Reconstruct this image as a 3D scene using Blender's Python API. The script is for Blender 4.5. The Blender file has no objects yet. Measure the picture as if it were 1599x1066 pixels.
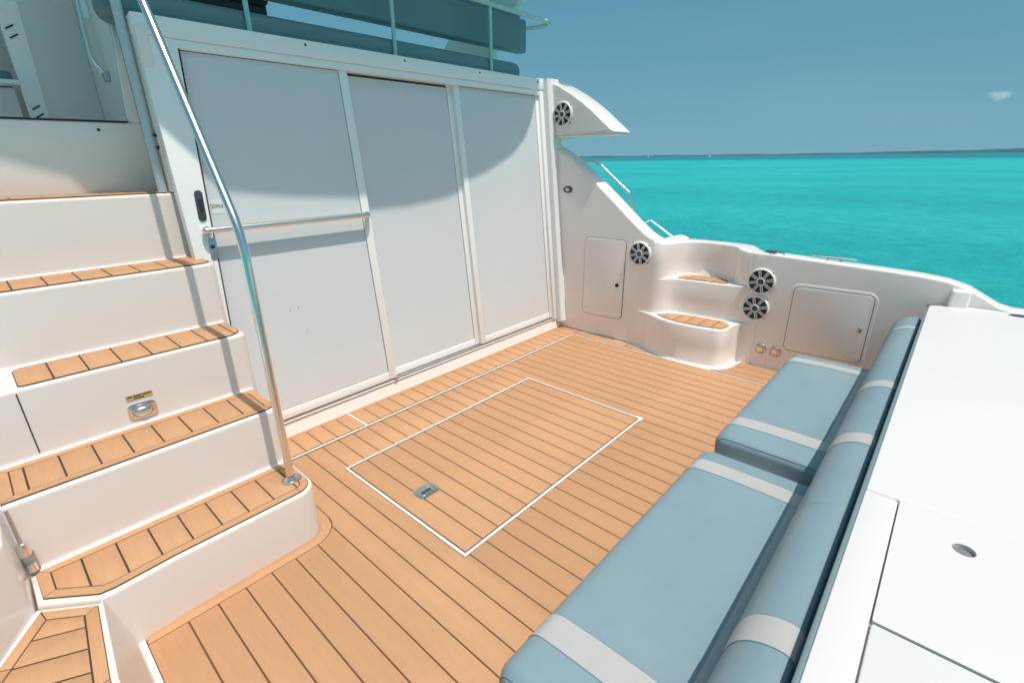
import bpy, bmesh, math, random
from mathutils import Vector, Matrix
random.seed(7)
R = math.radians
SC = bpy.context.scene
COL = SC.collection

# ------------------------------------------------------------------ camera
cd = bpy.data.cameras.new('camera'); cam = bpy.data.objects.new('camera', cd); COL.objects.link(cam)
cd.sensor_fit = 'HORIZONTAL'; cd.sensor_width = 36; cd.lens = 17.18; cd.clip_start = 0.02; cd.clip_end = 90000
yaw, pit, rol = R(47.86), R(-20.52), R(-0.688)
fw = Vector((math.sin(yaw)*math.cos(pit), math.cos(yaw)*math.cos(pit), math.sin(pit)))
rt = fw.cross(Vector((0, 0, 1))).normalized(); up = rt.cross(fw)
r2 = rt*math.cos(rol) + up*math.sin(rol); u2 = -rt*math.sin(rol) + up*math.cos(rol)
cam.matrix_world = Matrix(((r2.x, u2.x, -fw.x, 0), (r2.y, u2.y, -fw.y, 0), (r2.z, u2.z, -fw.z, 1.55), (0, 0, 0, 1)))
SC.camera = cam

# ------------------------------------------------------------------ world, sun, exposure
ELEV = 70
w = bpy.data.worlds.new('World'); SC.world = w; w.use_nodes = True
nt = w.node_tree; nt.nodes.clear()
out = nt.nodes.new('ShaderNodeOutputWorld'); bg = nt.nodes.new('ShaderNodeBackground')
sky = nt.nodes.new('ShaderNodeTexSky'); sky.sky_type = 'NISHITA'; sky.sun_disc = False
sky.sun_elevation = R(ELEV); sky.sun_rotation = R(180); sky.altitude = 0; sky.air_density = 1.0; sky.dust_density = 4.0; sky.ozone_density = 2.0
bg.inputs[1].default_value = 0.1
# hazy tropical sky: colour by height above the horizon, plus the sky model's own bright haze round the sun
tcw = nt.nodes.new('ShaderNodeTexCoord'); spw = nt.nodes.new('ShaderNodeSeparateXYZ'); nt.links.new(tcw.outputs['Generated'], spw.inputs[0])
rp = nt.nodes.new('ShaderNodeValToRGB'); els = rp.color_ramp.elements
for p_, c_ in ((0.0, (0.165, 0.335, 0.425)), (0.10, (0.135, 0.305, 0.405)), (0.28, (0.082, 0.25, 0.355)), (1.0, (0.07, 0.20, 0.30))):
    e_ = els[0] if p_ == 0 else (els[len(els)-1] if p_ == 1 else els.new(p_)); e_.position = p_; e_.color = (*c_, 1)
nzw = nt.nodes.new('ShaderNodeTexNoise'); nzw.inputs['Scale'].default_value = 2.2; nzw.inputs['Detail'].default_value = 5
mpw = nt.nodes.new('ShaderNodeMapping'); mpw.inputs['Scale'].default_value = (1, 1, 5); nt.links.new(tcw.outputs['Generated'], mpw.inputs[0]); nt.links.new(mpw.outputs[0], nzw.inputs['Vector'])
thin = nt.nodes.new('ShaderNodeMapRange'); thin.inputs['From Min'].default_value = 0.5; thin.inputs['From Max'].default_value = 0.85; thin.inputs['To Max'].default_value = 0.08; nt.links.new(nzw.outputs['Fac'], thin.inputs['Value'])
mxw = nt.nodes.new('ShaderNodeMix'); mxw.data_type = 'RGBA'; mxw.inputs[7].default_value = (0.42, 0.50, 0.54, 1); nt.links.new(thin.outputs[0], mxw.inputs[0]); nt.links.new(rp.outputs[0], mxw.inputs[6])
bw_ = nt.nodes.new('ShaderNodeRGBToBW'); dv = nt.nodes.new('ShaderNodeMath'); dv.operation = 'MULTIPLY_ADD'; dv.inputs[1].default_value = 0.1; dv.inputs[2].default_value = -0.34
gm = nt.nodes.new('ShaderNodeMath'); gm.operation = 'MAXIMUM'; gm.inputs[1].default_value = 0
gs = nt.nodes.new('ShaderNodeVectorMath'); gs.operation = 'SCALE'; gs.inputs[0].default_value = (1.0, 0.98, 0.95); ga = nt.nodes.new('ShaderNodeVectorMath'); ga.operation = 'ADD'
sca = nt.nodes.new('ShaderNodeVectorMath'); sca.operation = 'SCALE'; sca.inputs['Scale'].default_value = 10
nt.links.new(spw.outputs['Z'], rp.inputs[0]); nt.links.new(sky.outputs[0], bw_.inputs[0]); nt.links.new(bw_.outputs[0], dv.inputs[0]); nt.links.new(dv.outputs[0], gm.inputs[0]); nt.links.new(gm.outputs[0], gs.inputs['Scale'])
nt.links.new(mxw.outputs[2], ga.inputs[0]); nt.links.new(gs.outputs[0], ga.inputs[1]); nt.links.new(ga.outputs[0], sca.inputs[0]); nt.links.new(sca.outputs[0], bg.inputs[0]); nt.links.new(bg.outputs[0], out.inputs[0])
sl = bpy.data.lights.new('sun', 'SUN'); sl.energy = 3.0; sl.angle = R(0.5); sl.color = (1, 0.92, 0.82)
so = bpy.data.objects.new('sun', sl); COL.objects.link(so); so.rotation_euler = (R(90-ELEV), 0, 0); so.location = (0, -6, 12)
vs = SC.view_settings; vs.view_transform = 'Standard'; vs.look = 'None'; vs.exposure = 0.26; vs.gamma = 1; vs.use_curve_mapping = False
SC.cycles.max_bounces = 12; SC.cycles.volume_bounces = 8; SC.cycles.diffuse_bounces = 5; SC.cycles.glossy_bounces = 4

# ------------------------------------------------------------------ materials
def newmat(name):
    m = bpy.data.materials.new(name); m.use_nodes = True
    return m, m.node_tree, m.node_tree.nodes['Principled BSDF']
def setp(b, **k):
    for n, v in k.items(): b.inputs[n.replace('_', ' ')].default_value = v
def noise(t, scale, detail=3, rough=0.5, coord='Object', stretch=None):
    tc = t.nodes.new('ShaderNodeTexCoord'); n = t.nodes.new('ShaderNodeTexNoise')
    n.inputs['Scale'].default_value = scale; n.inputs['Detail'].default_value = detail; n.inputs['Roughness'].default_value = rough
    if stretch:
        mp = t.nodes.new('ShaderNodeMapping'); mp.inputs['Scale'].default_value = stretch
        t.links.new(tc.outputs[coord], mp.inputs[0]); t.links.new(mp.outputs[0], n.inputs['Vector'])
    else: t.links.new(tc.outputs[coord], n.inputs['Vector'])
    return n
def ramp(t, src, stops):
    r = t.nodes.new('ShaderNodeValToRGB'); e = r.color_ramp.elements
    while len(e) < len(stops): e.new(0.5)
    for i, (p, c) in enumerate(stops):
        e[i].position = p; e[i].color = (*c, 1) if len(c) == 3 else c
    t.links.new(src, r.inputs[0]); return r
def g3(v): return (v, v, v)
def bump(t, b, src, strength, dist):
    bp = t.nodes.new('ShaderNodeBump'); bp.inputs['Strength'].default_value = strength; bp.inputs['Distance'].default_value = dist
    t.links.new(src, bp.inputs['Height']); t.links.new(bp.outputs[0], b.inputs['Normal'])

def gel(name, col, rough=0.28, var=0.03, coat=0.3):
    m, t, b = newmat(name); setp(b, Roughness=rough, Coat_Weight=coat, Coat_Roughness=0.12)
    n = noise(t, 1.1, 3, 0.5); d = tuple(c*(1-var) for c in col)
    r = ramp(t, n.outputs['Fac'], [(0.35, d), (0.65, col)]); t.links.new(r.outputs[0], b.inputs['Base Color'])
    n2 = noise(t, 5, 3, 0.5); r2_ = ramp(t, n2.outputs['Fac'], [(0.3, g3(rough*0.95)), (0.7, g3(rough*1.12))]); t.links.new(r2_.outputs[0], b.inputs['Roughness'])
    return m
M = {}
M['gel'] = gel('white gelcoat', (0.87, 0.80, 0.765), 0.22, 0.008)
M['gelstair'] = gel('light-toned stair gelcoat', (0.76, 0.685, 0.645), 0.24, 0.008)  # gelcoat copy; light on the sunlit risers is toned into its colour
M['frame'] = gel('white painted aluminium', (0.88, 0.88, 0.87), 0.35, 0.04, 0.1)
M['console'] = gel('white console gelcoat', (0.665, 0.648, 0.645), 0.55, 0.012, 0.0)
M['pane'] = gel('grey laminated door pane', (0.67, 0.69, 0.705), 0.33, 0.03, 0.15)
M['seamwhite'] = gel('white inlay', (0.82, 0.80, 0.77), 0.5, 0.05, 0)

def teakmat():
    m, t, b = newmat('synthetic teak'); setp(b, Roughness=0.62, Specular_IOR_Level=0.3)
    oi = t.nodes.new('ShaderNodeObjectInfo')
    n = noise(t, 9, 5, 0.65, stretch=(14, 1.0, 14)); n1 = noise(t, 3.0, 4, 0.6)
    r = ramp(t, n.outputs['Fac'], [(0.25, (0.495, 0.27, 0.143)), (0.5, (0.53, 0.293, 0.157)), (0.8, (0.555, 0.31, 0.168))])
    v = ramp(t, oi.outputs['Random'], [(0, g3(0.975)), (1, g3(1.025))])
    v1 = ramp(t, n1.outputs['Fac'], [(0.3, (0.945, 0.94, 0.935)), (0.7, g3(1.03))])
    a = t.nodes.new('ShaderNodeMix'); a.data_type = 'RGBA'; a.blend_type = 'MULTIPLY'; a.inputs[0].default_value = 1
    c = t.nodes.new('ShaderNodeMix'); c.data_type = 'RGBA'; c.blend_type = 'MULTIPLY'; c.inputs[0].default_value = 1
    t.links.new(r.outputs[0], a.inputs[6]); t.links.new(v.outputs[0], a.inputs[7])
    t.links.new(a.outputs[2], c.inputs[6]); t.links.new(v1.outputs[0], c.inputs[7]); t.links.new(c.outputs[2], b.inputs['Base Color'])
    n2 = noise(t, 90, 3, 0.6, stretch=(4, 0.6, 4)); bump(t, b, n2.outputs['Fac'], 0.25, 0.002)
    return m
M['teak'] = teakmat()
def simple(name, col, rough=0.5, metal=0.0, var=0.08, sc=20, coat=0, bumpv=0.0, spec=0.5):
    m, t, b = newmat(name); setp(b, Roughness=rough, Metallic=metal, Coat_Weight=coat, Specular_IOR_Level=spec)
    n = noise(t, sc, 4, 0.6); r = ramp(t, n.outputs['Fac'], [(0.3, tuple(c*(1-var) for c in col)), (0.7, tuple(min(1, c*(1+var)) for c in col))])
    t.links.new(r.outputs[0], b.inputs['Base Color'])
    if bumpv: bump(t, b, n.outputs['Fac'], bumpv, 0.002)
    return m
M['seamdark'] = simple('grey panel gap', (0.33, 0.29, 0.275), 0.7)
M['cupshade'] = simple('cup bottom painted shade', (0.20, 0.20, 0.20), 0.5)  # grey puts the shade of a deeper hole into the cup's colour
M['caulk'] = simple('brown seam caulk', (0.125, 0.062, 0.035), 0.7)
M['caulkdark'] = simple('dark seam caulk', (0.055, 0.035, 0.028), 0.7)
M['steel'] = simple('polished stainless steel', (0.80, 0.785, 0.77), 0.24, 1.0, 0.03, 6)
M['steel2'] = simple('satin stainless fitting', (0.55, 0.56, 0.57), 0.3, 1.0, 0.1, 60)
M['black'] = simple('black rubber gasket', (0.018, 0.02, 0.022), 0.6)
M['darkplastic'] = simple('dark grey plastic', (0.05, 0.065, 0.07), 0.4)
M['cone'] = simple('speaker cone', (0.03, 0.032, 0.036), 0.45)
M['spkwhite'] = simple('white speaker plastic', (0.78, 0.77, 0.75), 0.35, 0, 0.03)
M['aqua'] = simple('aqua painted rail', (0.42, 0.62, 0.60), 0.3, 0, 0.05)
M['greytube'] = simple('brushed grey post', (0.55, 0.60, 0.61), 0.35, 0.35, 0.06, 40)
M['yellow'] = simple('yellow label', (0.55, 0.42, 0.16), 0.5)
M['brownink'] = simple('brown label print', (0.10, 0.06, 0.025), 0.6)
M['label'] = simple('white label', (0.75, 0.75, 0.74), 0.5, 0, 0.03)
M['ink'] = simple('black label print', (0.02, 0.02, 0.022), 0.6)
M['hull'] = gel('white hull', (0.78, 0.78, 0.78), 0.3, 0.03, 0.3)
M['seatdark'] = simple('dark helm seat vinyl', (0.025, 0.024, 0.028), 0.45)
def vinyl(name, col, rough=0.42):
    m, t, b = newmat(name); setp(b, Roughness=rough, Specular_IOR_Level=0.45)
    n = noise(t, 3.5, 4, 0.6); r = ramp(t, n.outputs['Fac'], [(0.3, tuple(c*0.95 for c in col)), (0.7, tuple(c*1.04 for c in col))])
    t.links.new(r.outputs[0], b.inputs['Base Color'])
    a = noise(t, 900, 2, 0.6); s = noise(t, 7, 3, 0.55)
    mx = t.nodes.new('ShaderNodeMath'); mx.operation = 'MULTIPLY_ADD'; mx.inputs[1].default_value = 0.06
    t.links.new(a.outputs['Fac'], mx.inputs[0]); t.links.new(s.outputs['Fac'], mx.inputs[2]); bump(t, b, mx.outputs[0], 0.35, 0.014)
    return m
M['blue'] = vinyl('blue grey vinyl', (0.215, 0.308, 0.355))
M['stripe'] = vinyl('light grey vinyl', (0.45, 0.445, 0.44))
M['teal'] = vinyl('teal vinyl', (0.14, 0.24, 0.26))
M['slate'] = vinyl('slate blue vinyl', (0.17, 0.235, 0.265))
m, t, b = newmat('tinted acrylic'); setp(b, Base_Color=(0.75, 0.78, 0.78, 1), Roughness=0.06, Transmission_Weight=0.9, IOR=1.45); 
n = noise(t, 30, 2); rr = ramp(t, n.outputs['Fac'], [(0.3, g3(0.04)), (0.7, g3(0.10))]); t.links.new(rr.outputs[0], b.inputs['Roughness']); M['acrylic'] = m

# ------------------------------------------------------------------ mesh helpers
def BM(verts, faces):
    bm = bmesh.new(); vv = [bm.verts.new(v) for v in verts]
    for f in faces:
        try: bm.faces.new([vv[i] for i in f])
        except ValueError: pass
    return bm
def wpos(o):
    p = Vector((0, 0, 0))
    while o: p += o.location; o = o.parent
    return p
def O(name, bm, mat, parent=None, local=False, angle=38, kind=None):
    bmesh.ops.recalc_face_normals(bm, faces=bm.faces[:])
    xs = [v.co for v in bm.verts]
    c = Vector([(min(v[i] for v in xs)+max(v[i] for v in xs))/2 for i in range(3)])
    for v in bm.verts: v.co -= c
    me = bpy.data.meshes.new(name); bm.to_mesh(me); bm.free()
    me.shade_smooth(); me.set_sharp_from_angle(angle=R(angle))
    mats = mat if isinstance(mat, (list, tuple)) else [mat]
    for q in mats: me.materials.append(M[q])
    o = bpy.data.objects.new(name, me); COL.objects.link(o)
    if parent:
        o.parent = parent; o.location = c if local else c - wpos(parent)
    else: o.location = c
    if kind: o['kind'] = kind
    return o
def tag(o, label, cat, group=None):
    o['label'] = label; o['category'] = cat
    if group: o['group'] = group
    return o
def thing(name, label, cat, loc, group=None, rot=(0, 0, 0)):
    o = bpy.data.objects.new(name, None); COL.objects.link(o); o.location = loc; o.rotation_euler = rot; o.empty_display_size = 0.1
    return tag(o, label, cat, group)
def ax(axis, a, p):
    return {'z': (p[0], p[1], a), 'x': (a, p[0], p[1]), 'y': (p[0], a, p[1])}[axis]
def prism(poly, a0, a1, axis='z', bev=0, seg=3, which='all'):
    n = len(poly); v = [ax(axis, a0, p) for p in poly] + [ax(axis, a1, p) for p in poly]
    f = [list(range(n))[::-1], list(range(n, 2*n))] + [[i, (i+1) % n, n+(i+1) % n, n+i] for i in range(n)]
    bm = BM(v, f); bmesh.ops.recalc_face_normals(bm, faces=bm.faces[:])
    if bev:
        k = 'xyz'.index(axis)
        def on(e, a): return all(abs(q.co[k]-a) < 1e-6 for q in e.verts)
        if which == 'all': es = [e for e in bm.edges if e.calc_face_angle(0) > 0.5]
        elif which == 'a1': es = [e for e in bm.edges if on(e, a1)]
        elif which == 'caps': es = [e for e in bm.edges if on(e, a1) or on(e, a0)]
        elif which == 'sides': es = [e for e in bm.edges if not on(e, a1) and not on(e, a0)]
        bmesh.ops.bevel(bm, geom=es, offset=bev, segments=seg, profile=0.5, affect='EDGES', clamp_overlap=True)
    return bm
def box(x0, x1, y0, y1, z0, z1, bev=0, seg=2):
    return prism([(x0, y0), (x1, y0), (x1, y1), (x0, y1)], z0, z1, 'z', bev, seg)
def rpoly(pts, rad, n=6):
    """round the corners of a polygon; rad is a number or a list"""
    o = []; N = len(pts)
    for i in range(N):
        r = rad[i] if isinstance(rad, (list, tuple)) else rad
        p = Vector(pts[i]); a = Vector(pts[i-1]); c = Vector(pts[(i+1) % N])
        if r <= 0: o.append(tuple(p)); continue
        d1 = (a-p); d2 = (c-p); l1, l2 = d1.length, d2.length; d1 /= l1; d2 /= l2
        ang = d1.angle(d2); t_ = min(r/math.tan(ang/2), l1*0.49, l2*0.49); r = t_*math.tan(ang/2)
        bis = (d1+d2).normalized(); cen = p + bis*(r/math.sin(ang/2))
        s = p+d1*t_-cen; e = p+d2*t_-cen; a0 = math.atan2(s.y, s.x); a1 = math.atan2(e.y, e.x)
        da = (a1-a0+math.pi) % (2*math.pi)-math.pi
        for k in range(n+1): q = a0+da*k/n; o.append((cen.x+r*math.cos(q), cen.y+r*math.sin(q)))
    return o
def rrect(a0, a1, b0, b1, r, n=6): return rpoly([(a0, b0), (a1, b0), (a1, b1), (a0, b1)], r, n)
def area(p): return sum(p[i][0]*p[(i+1) % len(p)][1]-p[(i+1) % len(p)][0]*p[i][1] for i in range(len(p)))/2
def inset(poly, d):
    """offset inward by d"""
    if area(poly) < 0: poly = poly[::-1]
    o = []; N = len(poly)
    for i in range(N):
        p = Vector(poly[i]); a = Vector(poly[i-1]); c = Vector(poly[(i+1) % N])
        e1 = (p-a).normalized(); e2 = (c-p).normalized(); n1 = Vector((-e1.y, e1.x)); n2 = Vector((-e2.y, e2.x))
        b_ = n1+n2
        if b_.length < 1e-6: o.append(tuple(p+n1*d)); continue
        b_.normalize(); k = d/max(0.3, b_.dot(n1)); o.append(tuple(p+b_*k))
    return o
def clip(poly, axis, lo, hi):
    def half(ps, f, cut):
        o = []
        for i in range(len(ps)):
            a, c = ps[i-1], ps[i]; fa, fc = f(a), f(c)
            if (fa >= 0) != (fc >= 0):
                s = fa/(fa-fc); o.append((a[0]+(c[0]-a[0])*s, a[1]+(c[1]-a[1])*s))
            if fc >= 0: o.append(c)
        return o
    ps = half(poly, lambda p: p[axis]-lo, lo)
    return half(ps, lambda p: hi-p[axis], hi) if ps else []
def clean(poly, eps=4e-4):
    o = []
    for p in poly:
        if not o or (Vector(p)-Vector(o[-1])).length > eps: o.append(p)
    if len(o) > 2 and (Vector(o[0])-Vector(o[-1])).length < eps: o.pop()
    return o
def path(pts, rad, n=7):
    pts = [Vector(p) for p in pts]; o = [pts[0]]
    for i in range(1, len(pts)-1):
        r = rad[i] if isinstance(rad, (list, tuple)) else rad
        p = pts[i]; d1 = pts[i-1]-p; d2 = pts[i+1]-p; l1, l2 = d1.length, d2.length; d1 /= l1; d2 /= l2
        ang = d1.angle(d2)
        if ang > 3.1 or r <= 0: o.append(p); continue
        t_ = min(r/math.tan(ang/2), l1*0.48, l2*0.48); A = p+d1*t_; B = p+d2*t_
        for k in range(n+1):
            s = k/n; o.append(A*(1-s)**2+p*2*s*(1-s)+B*s*s)
    o.append(pts[-1]); return o
def tube(pts, r, seg=14, cap=True):
    pts = [Vector(p) for p in pts]; n = len(pts); v = []; f = []
    t0 = (pts[1]-pts[0]).normalized(); nrm = t0.orthogonal().normalized(); prev = t0
    for i, p in enumerate(pts):
        tg = (pts[min(i+1, n-1)]-pts[max(i-1, 0)]).normalized()
        q = prev.rotation_difference(tg); nrm = (q @ nrm); nrm = (nrm-tg*nrm.dot(tg)).normalized(); prev = tg; bn = tg.cross(nrm)
        rr_ = r[i] if isinstance(r, (list, tuple)) else r
        for k in range(seg):
            a = 2*math.pi*k/seg; v.append(p+nrm*math.cos(a)*rr_+bn*math.sin(a)*rr_)
    for i in range(n-1):
        for k in range(seg): f.append([i*seg+k, i*seg+(k+1) % seg, (i+1)*seg+(k+1) % seg, (i+1)*seg+k])
    if cap: f.append(list(range(seg))[::-1]); f.append([(n-1)*seg+k for k in range(seg)])
    return BM(v, f)
def lathe(prof, seg=32, mtx=None):
    """profile (radius, height) round z"""
    v = []; f = []; n = len(prof)
    for k in range(seg):
        a = 2*math.pi*k/seg
        for r, h in prof: v.append((r*math.cos(a), r*math.sin(a), h))
    for k in range(seg):
        for i in range(n-1): f.append([k*n+i, ((k+1) % seg)*n+i, ((k+1) % seg)*n+i+1, k*n+i+1])
    bm = BM(v, f); bmesh.ops.remove_doubles(bm, verts=bm.verts[:], dist=1e-6)
    if mtx: bm.transform(mtx)
    return bm
def join(*bms):
    a = bms[0]
    for b_ in bms[1:]:
        me = bpy.data.meshes.new('tmp'); b_.to_mesh(me); b_.free(); a.from_mesh(me); bpy.data.meshes.remove(me)
    return a
def loft(rings, cap=True):
    n = len(rings[0]); v = [p for r in rings for p in r]; f = []
    for i in range(len(rings)-1):
        for k in range(n): f.append([i*n+k, i*n+(k+1) % n, (i+1)*n+(k+1) % n, (i+1)*n+k])
    if cap: f.append(list(range(n))[::-1]); f.append([(len(rings)-1)*n+k for k in range(n)])
    return BM(v, f)

def cat(pts, n):
    P_ = [Vector(p) for p in pts]; P_ = [P_[0]*2-P_[1]]+P_+[P_[-1]*2-P_[-2]]; o = []; m_ = len(pts)-1
    for k in range(n):
        u = k/(n-1)*m_; i = min(int(u), m_-1); t_ = u-i; a_, b2, c_, d_ = P_[i:i+4]
        o.append(0.5*((2*b2)+(c_-a_)*t_+(2*a_-5*b2+4*c_-d_)*t_*t_+(3*b2-a_-3*c_+d_)*t_**3))
    return o

# teak pads: dark caulk underneath, a border of planks and inner planks with open seams
SEAM = 0.006
PX0, PDX = 1.363, 0.099
def seamx(lo, hi, x0=PX0, dx=PDX):
    k = math.ceil((lo-x0)/dx); o = []
    while x0+k*dx < hi: o.append(x0+k*dx); k += 1
    return o
def plank(poly, z, parent, th=0.004, name='plank', s=SEAM/2):
    poly = clean(poly)
    if len(poly) < 3 or abs(area(poly)) < 2e-4: return
    p = clean(inset(poly, s))
    if len(p) < 3: return
    O(name, prism(p, z-th, z, 'z', 0.0007, 1, 'a1'), 'teak', parent, angle=50)
def strip(outer, inner, z, parent, th, s=0.0016, name='border_plank'):
    o = [Vector(p) for p in outer]; q = [Vector(p) for p in inner]; n = len(o)
    for a_, b2, i, j in ((o, q, 0, 1), (o, q, n-1, n-2)):
        for l in (a_, b2):
            d = l[j]-l[i]
            if d.length > 1e-6: l[i] = l[i]+d.normalized()*min(s, d.length*0.4)
    for i in range(n):
        d = (q[i]-o[i]).normalized()*s; o[i] = o[i]+d; q[i] = q[i]-d
    v = [(p.x, p.y, zz) for zz in (z, z-th) for l in (o, q) for p in l]; f = []
    for i in range(n-1):
        f += [[i, i+1, n+i+1, n+i], [2*n+i, 3*n+i, 3*n+i+1, 2*n+i+1], [i, 2*n+i, 2*n+i+1, i+1], [n+i, n+i+1, 3*n+i+1, 3*n+i]]
    f += [[0, n, 3*n, 2*n], [n-1, 3*n-1, 4*n-1, 2*n-1]]
    O(name, BM(v, f), 'teak', parent, angle=50)
def pad(poly, z, parent, name='tread', border=0.035, xs=None, sides=None, th=0.006, extra_y=None):
    """poly outline counter clockwise"""
    if area(poly) < 0: poly = poly[::-1]
    root = O(name, prism(poly, z-0.001, z+th-0.0022), 'caulkdark', parent)
    inner = inset(poly, border) if border else poly
    if border:
        N = len(poly); st_i = 0; best = 0; turn = []
        for i in range(N):
            e1 = Vector(poly[i])-Vector(poly[i-1]); e2 = Vector(poly[(i+1) % N])-Vector(poly[i])
            turn.append(e1.angle(e2) if e1.length > 1e-5 and e2.length > 1e-5 else 0)
        # break the ring in the middle of every turn of more than about 30 degrees
        brk = []; i = 0
        while i < N:
            if turn[i] > 0.04:
                j = i; acc = 0
                while j < N and turn[j] > 0.04 and acc < 1.3: acc += turn[j]; j += 1
                if acc > 0.5: brk.append((i+j-1)//2)
                i = j
            else: i += 1
        if len(brk) < 2: brk = [0, N//2]
        for k, i in enumerate(brk):
            j = brk[(k+1) % len(brk)]; idx = [i]
            while True:
                idx.append((idx[-1]+1) % N)
                if idx[-1] == j: break
            strip([poly[q] for q in idx], [inner[q] for q in idx], z+th, root, th)
    lo = min(p[0] for p in inner); hi = max(p[0] for p in inner)
    xs = [x for x in (xs if xs is not None else seamx(lo, hi)) if lo+0.015 < x < hi-0.015]
    cuts = [lo-0.01]+xs+[hi+0.01]
    ylo = min(p[1] for p in inner); yhi = max(p[1] for p in inner)
    ys = [ylo-0.01]+(extra_y or [])+[yhi+0.01]
    for a, b_ in zip(cuts[:-1], cuts[1:]):
        for c, d in zip(ys[:-1], ys[1:]):
            q = clip(clip(inner, 0, a, b_), 1, c, d)
            if len(q) >= 3: plank(q, z+th, root, th)
    return root

# ================================================================== SEA, LAND, SKY THINGS
def seamat():
    m, t, b = newmat('turquoise sea'); setp(b, Roughness=0.3, Specular_IOR_Level=0.16, IOR=1.33)
    tc = t.nodes.new('ShaderNodeTexCoord')
    sep = t.nodes.new('ShaderNodeSeparateXYZ'); t.links.new(tc.outputs['Object'], sep.inputs[0])
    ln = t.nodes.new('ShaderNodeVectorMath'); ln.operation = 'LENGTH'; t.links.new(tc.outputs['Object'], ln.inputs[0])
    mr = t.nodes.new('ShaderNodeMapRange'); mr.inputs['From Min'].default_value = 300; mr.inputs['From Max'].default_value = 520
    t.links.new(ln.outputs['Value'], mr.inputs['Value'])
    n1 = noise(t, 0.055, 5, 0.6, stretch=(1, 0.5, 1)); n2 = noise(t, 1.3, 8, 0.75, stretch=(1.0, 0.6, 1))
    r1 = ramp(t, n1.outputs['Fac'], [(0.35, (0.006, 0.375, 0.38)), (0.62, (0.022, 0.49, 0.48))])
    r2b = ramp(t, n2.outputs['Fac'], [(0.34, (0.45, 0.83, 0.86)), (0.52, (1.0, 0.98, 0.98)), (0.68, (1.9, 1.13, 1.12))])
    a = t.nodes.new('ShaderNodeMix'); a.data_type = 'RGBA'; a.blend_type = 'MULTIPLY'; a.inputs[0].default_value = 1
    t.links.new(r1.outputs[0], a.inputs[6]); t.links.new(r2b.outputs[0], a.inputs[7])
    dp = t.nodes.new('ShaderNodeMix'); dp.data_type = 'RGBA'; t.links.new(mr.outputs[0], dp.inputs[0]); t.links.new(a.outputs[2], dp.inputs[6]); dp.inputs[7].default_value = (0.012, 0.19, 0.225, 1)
    t.links.new(dp.outputs[2], b.inputs['Base Color'])
    w1 = noise(t, 1.7, 8, 0.68, stretch=(1.0, 0.55, 1)); bump(t, b, w1.outputs['Fac'], 0.9, 0.45)
    return m
M['sea'] = seamat()
SEA = -1.35
v = []; f = []; rad = [0, 12, 40, 120, 400, 1500, 6000, 40000]; S = 96
v.append((0, 0, SEA))
for r_ in rad[1:]:
    for k in range(S): a = 2*math.pi*k/S; v.append((r_*math.cos(a), r_*math.sin(a), SEA))
for k in range(S): f.append([0, 1+k, 1+(k+1) % S])
for i in range(len(rad)-2):
    for k in range(S): f.append([1+i*S+k, 1+i*S+(k+1) % S, 1+(i+1)*S+(k+1) % S, 1+(i+1)*S+k])
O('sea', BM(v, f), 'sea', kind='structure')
M['land'] = simple('distant shore scrub', (0.022, 0.105, 0.125), 0.9, 0, 0.2, 0.004)
prof = []
for k in range(161):
    a = R(-12+80*k/160)      # azimuth from +x towards +y
    hgt = 13+26*max(0, 1-abs(a-R(-8))/R(20))+5*math.sin(k*0.23)**2+3*random.random()
    prof.append((a, hgt if a < R(40) else 6))
v = []; f = []
for a, h in prof:
    for r_, z in ((6800, SEA-1), (6850, SEA+h*0.6), (6950, SEA+h), (7300, SEA+h*0.8), (7500, SEA-1)): v.append((r_*math.cos(a), r_*math.sin(a), z))
for i in range(160):
    for k in range(4): f.append([i*5+k, i*5+k+1, i*5+5+k+1, i*5+5+k])
O('distant_shore', BM(v, f), 'land', kind='structure')
# small far boats on the horizon
def farboat(dirv, dist, L, label):
    p = Vector((dirv[0], dirv[1], 0)).normalized()*dist; r = thing('motor_boat', label, 'boat', (p.x, p.y, SEA), 'boats far out on the horizon', (0, 0, R(60)))
    hull = prism([(-L/2, 0), (L/2*0.7, 0), (L/2, 1.9), (-L/2, 1.5)], -1.6, 1.6, 'y', 0.3, 2); O('hull', hull, 'hull', r, True)
    O('cabin', prism([(-L*0.25, 1.5), (L*0.2, 1.6), (L*0.1, 3.4), (-L*0.2, 3.6)], -1.2, 1.2, 'y', 0.2, 2), 'hull', r, True)
farboat((0.932, 0.363), 1500, 13, 'tiny white boat on the horizon, the brighter and more right of two')
farboat((0.889, 0.459), 1900, 12, 'tiny pale boat on the horizon nearer the white fairing')
# single small cloud: a puff of vapour
m = bpy.data.materials.new('cloud vapour'); m.use_nodes = True; t = m.node_tree; t.nodes.clear()
mo = t.nodes.new('ShaderNodeOutputMaterial'); pv = t.nodes.new('ShaderNodeVolumePrincipled'); pv.inputs['Color'].default_value = (1, 1, 1, 1)
tc = t.nodes.new('ShaderNodeTexCoord'); nz = t.nodes.new('ShaderNodeTexNoise'); nz.inputs['Scale'].default_value = 0.02; nz.inputs['Detail'].default_value = 5
t.links.new(tc.outputs['Object'], nz.inputs['Vector'])
vm = t.nodes.new('ShaderNodeVectorMath'); vm.operation = 'DIVIDE'; vm.inputs[1].default_value = (90, 130, 62); t.links.new(tc.outputs['Object'], vm.inputs[0])
le = t.nodes.new('ShaderNodeVectorMath'); le.operation = 'LENGTH'; t.links.new(vm.outputs[0], le.inputs[0])
fal = t.nodes.new('ShaderNodeMapRange'); fal.inputs['From Min'].default_value = 1.0; fal.inputs['From Max'].default_value = 0.1; fal.inputs['To Min'].default_value = 0; fal.inputs['To Max'].default_value = 1.0
t.links.new(le.outputs['Value'], fal.inputs['Value'])
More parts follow.
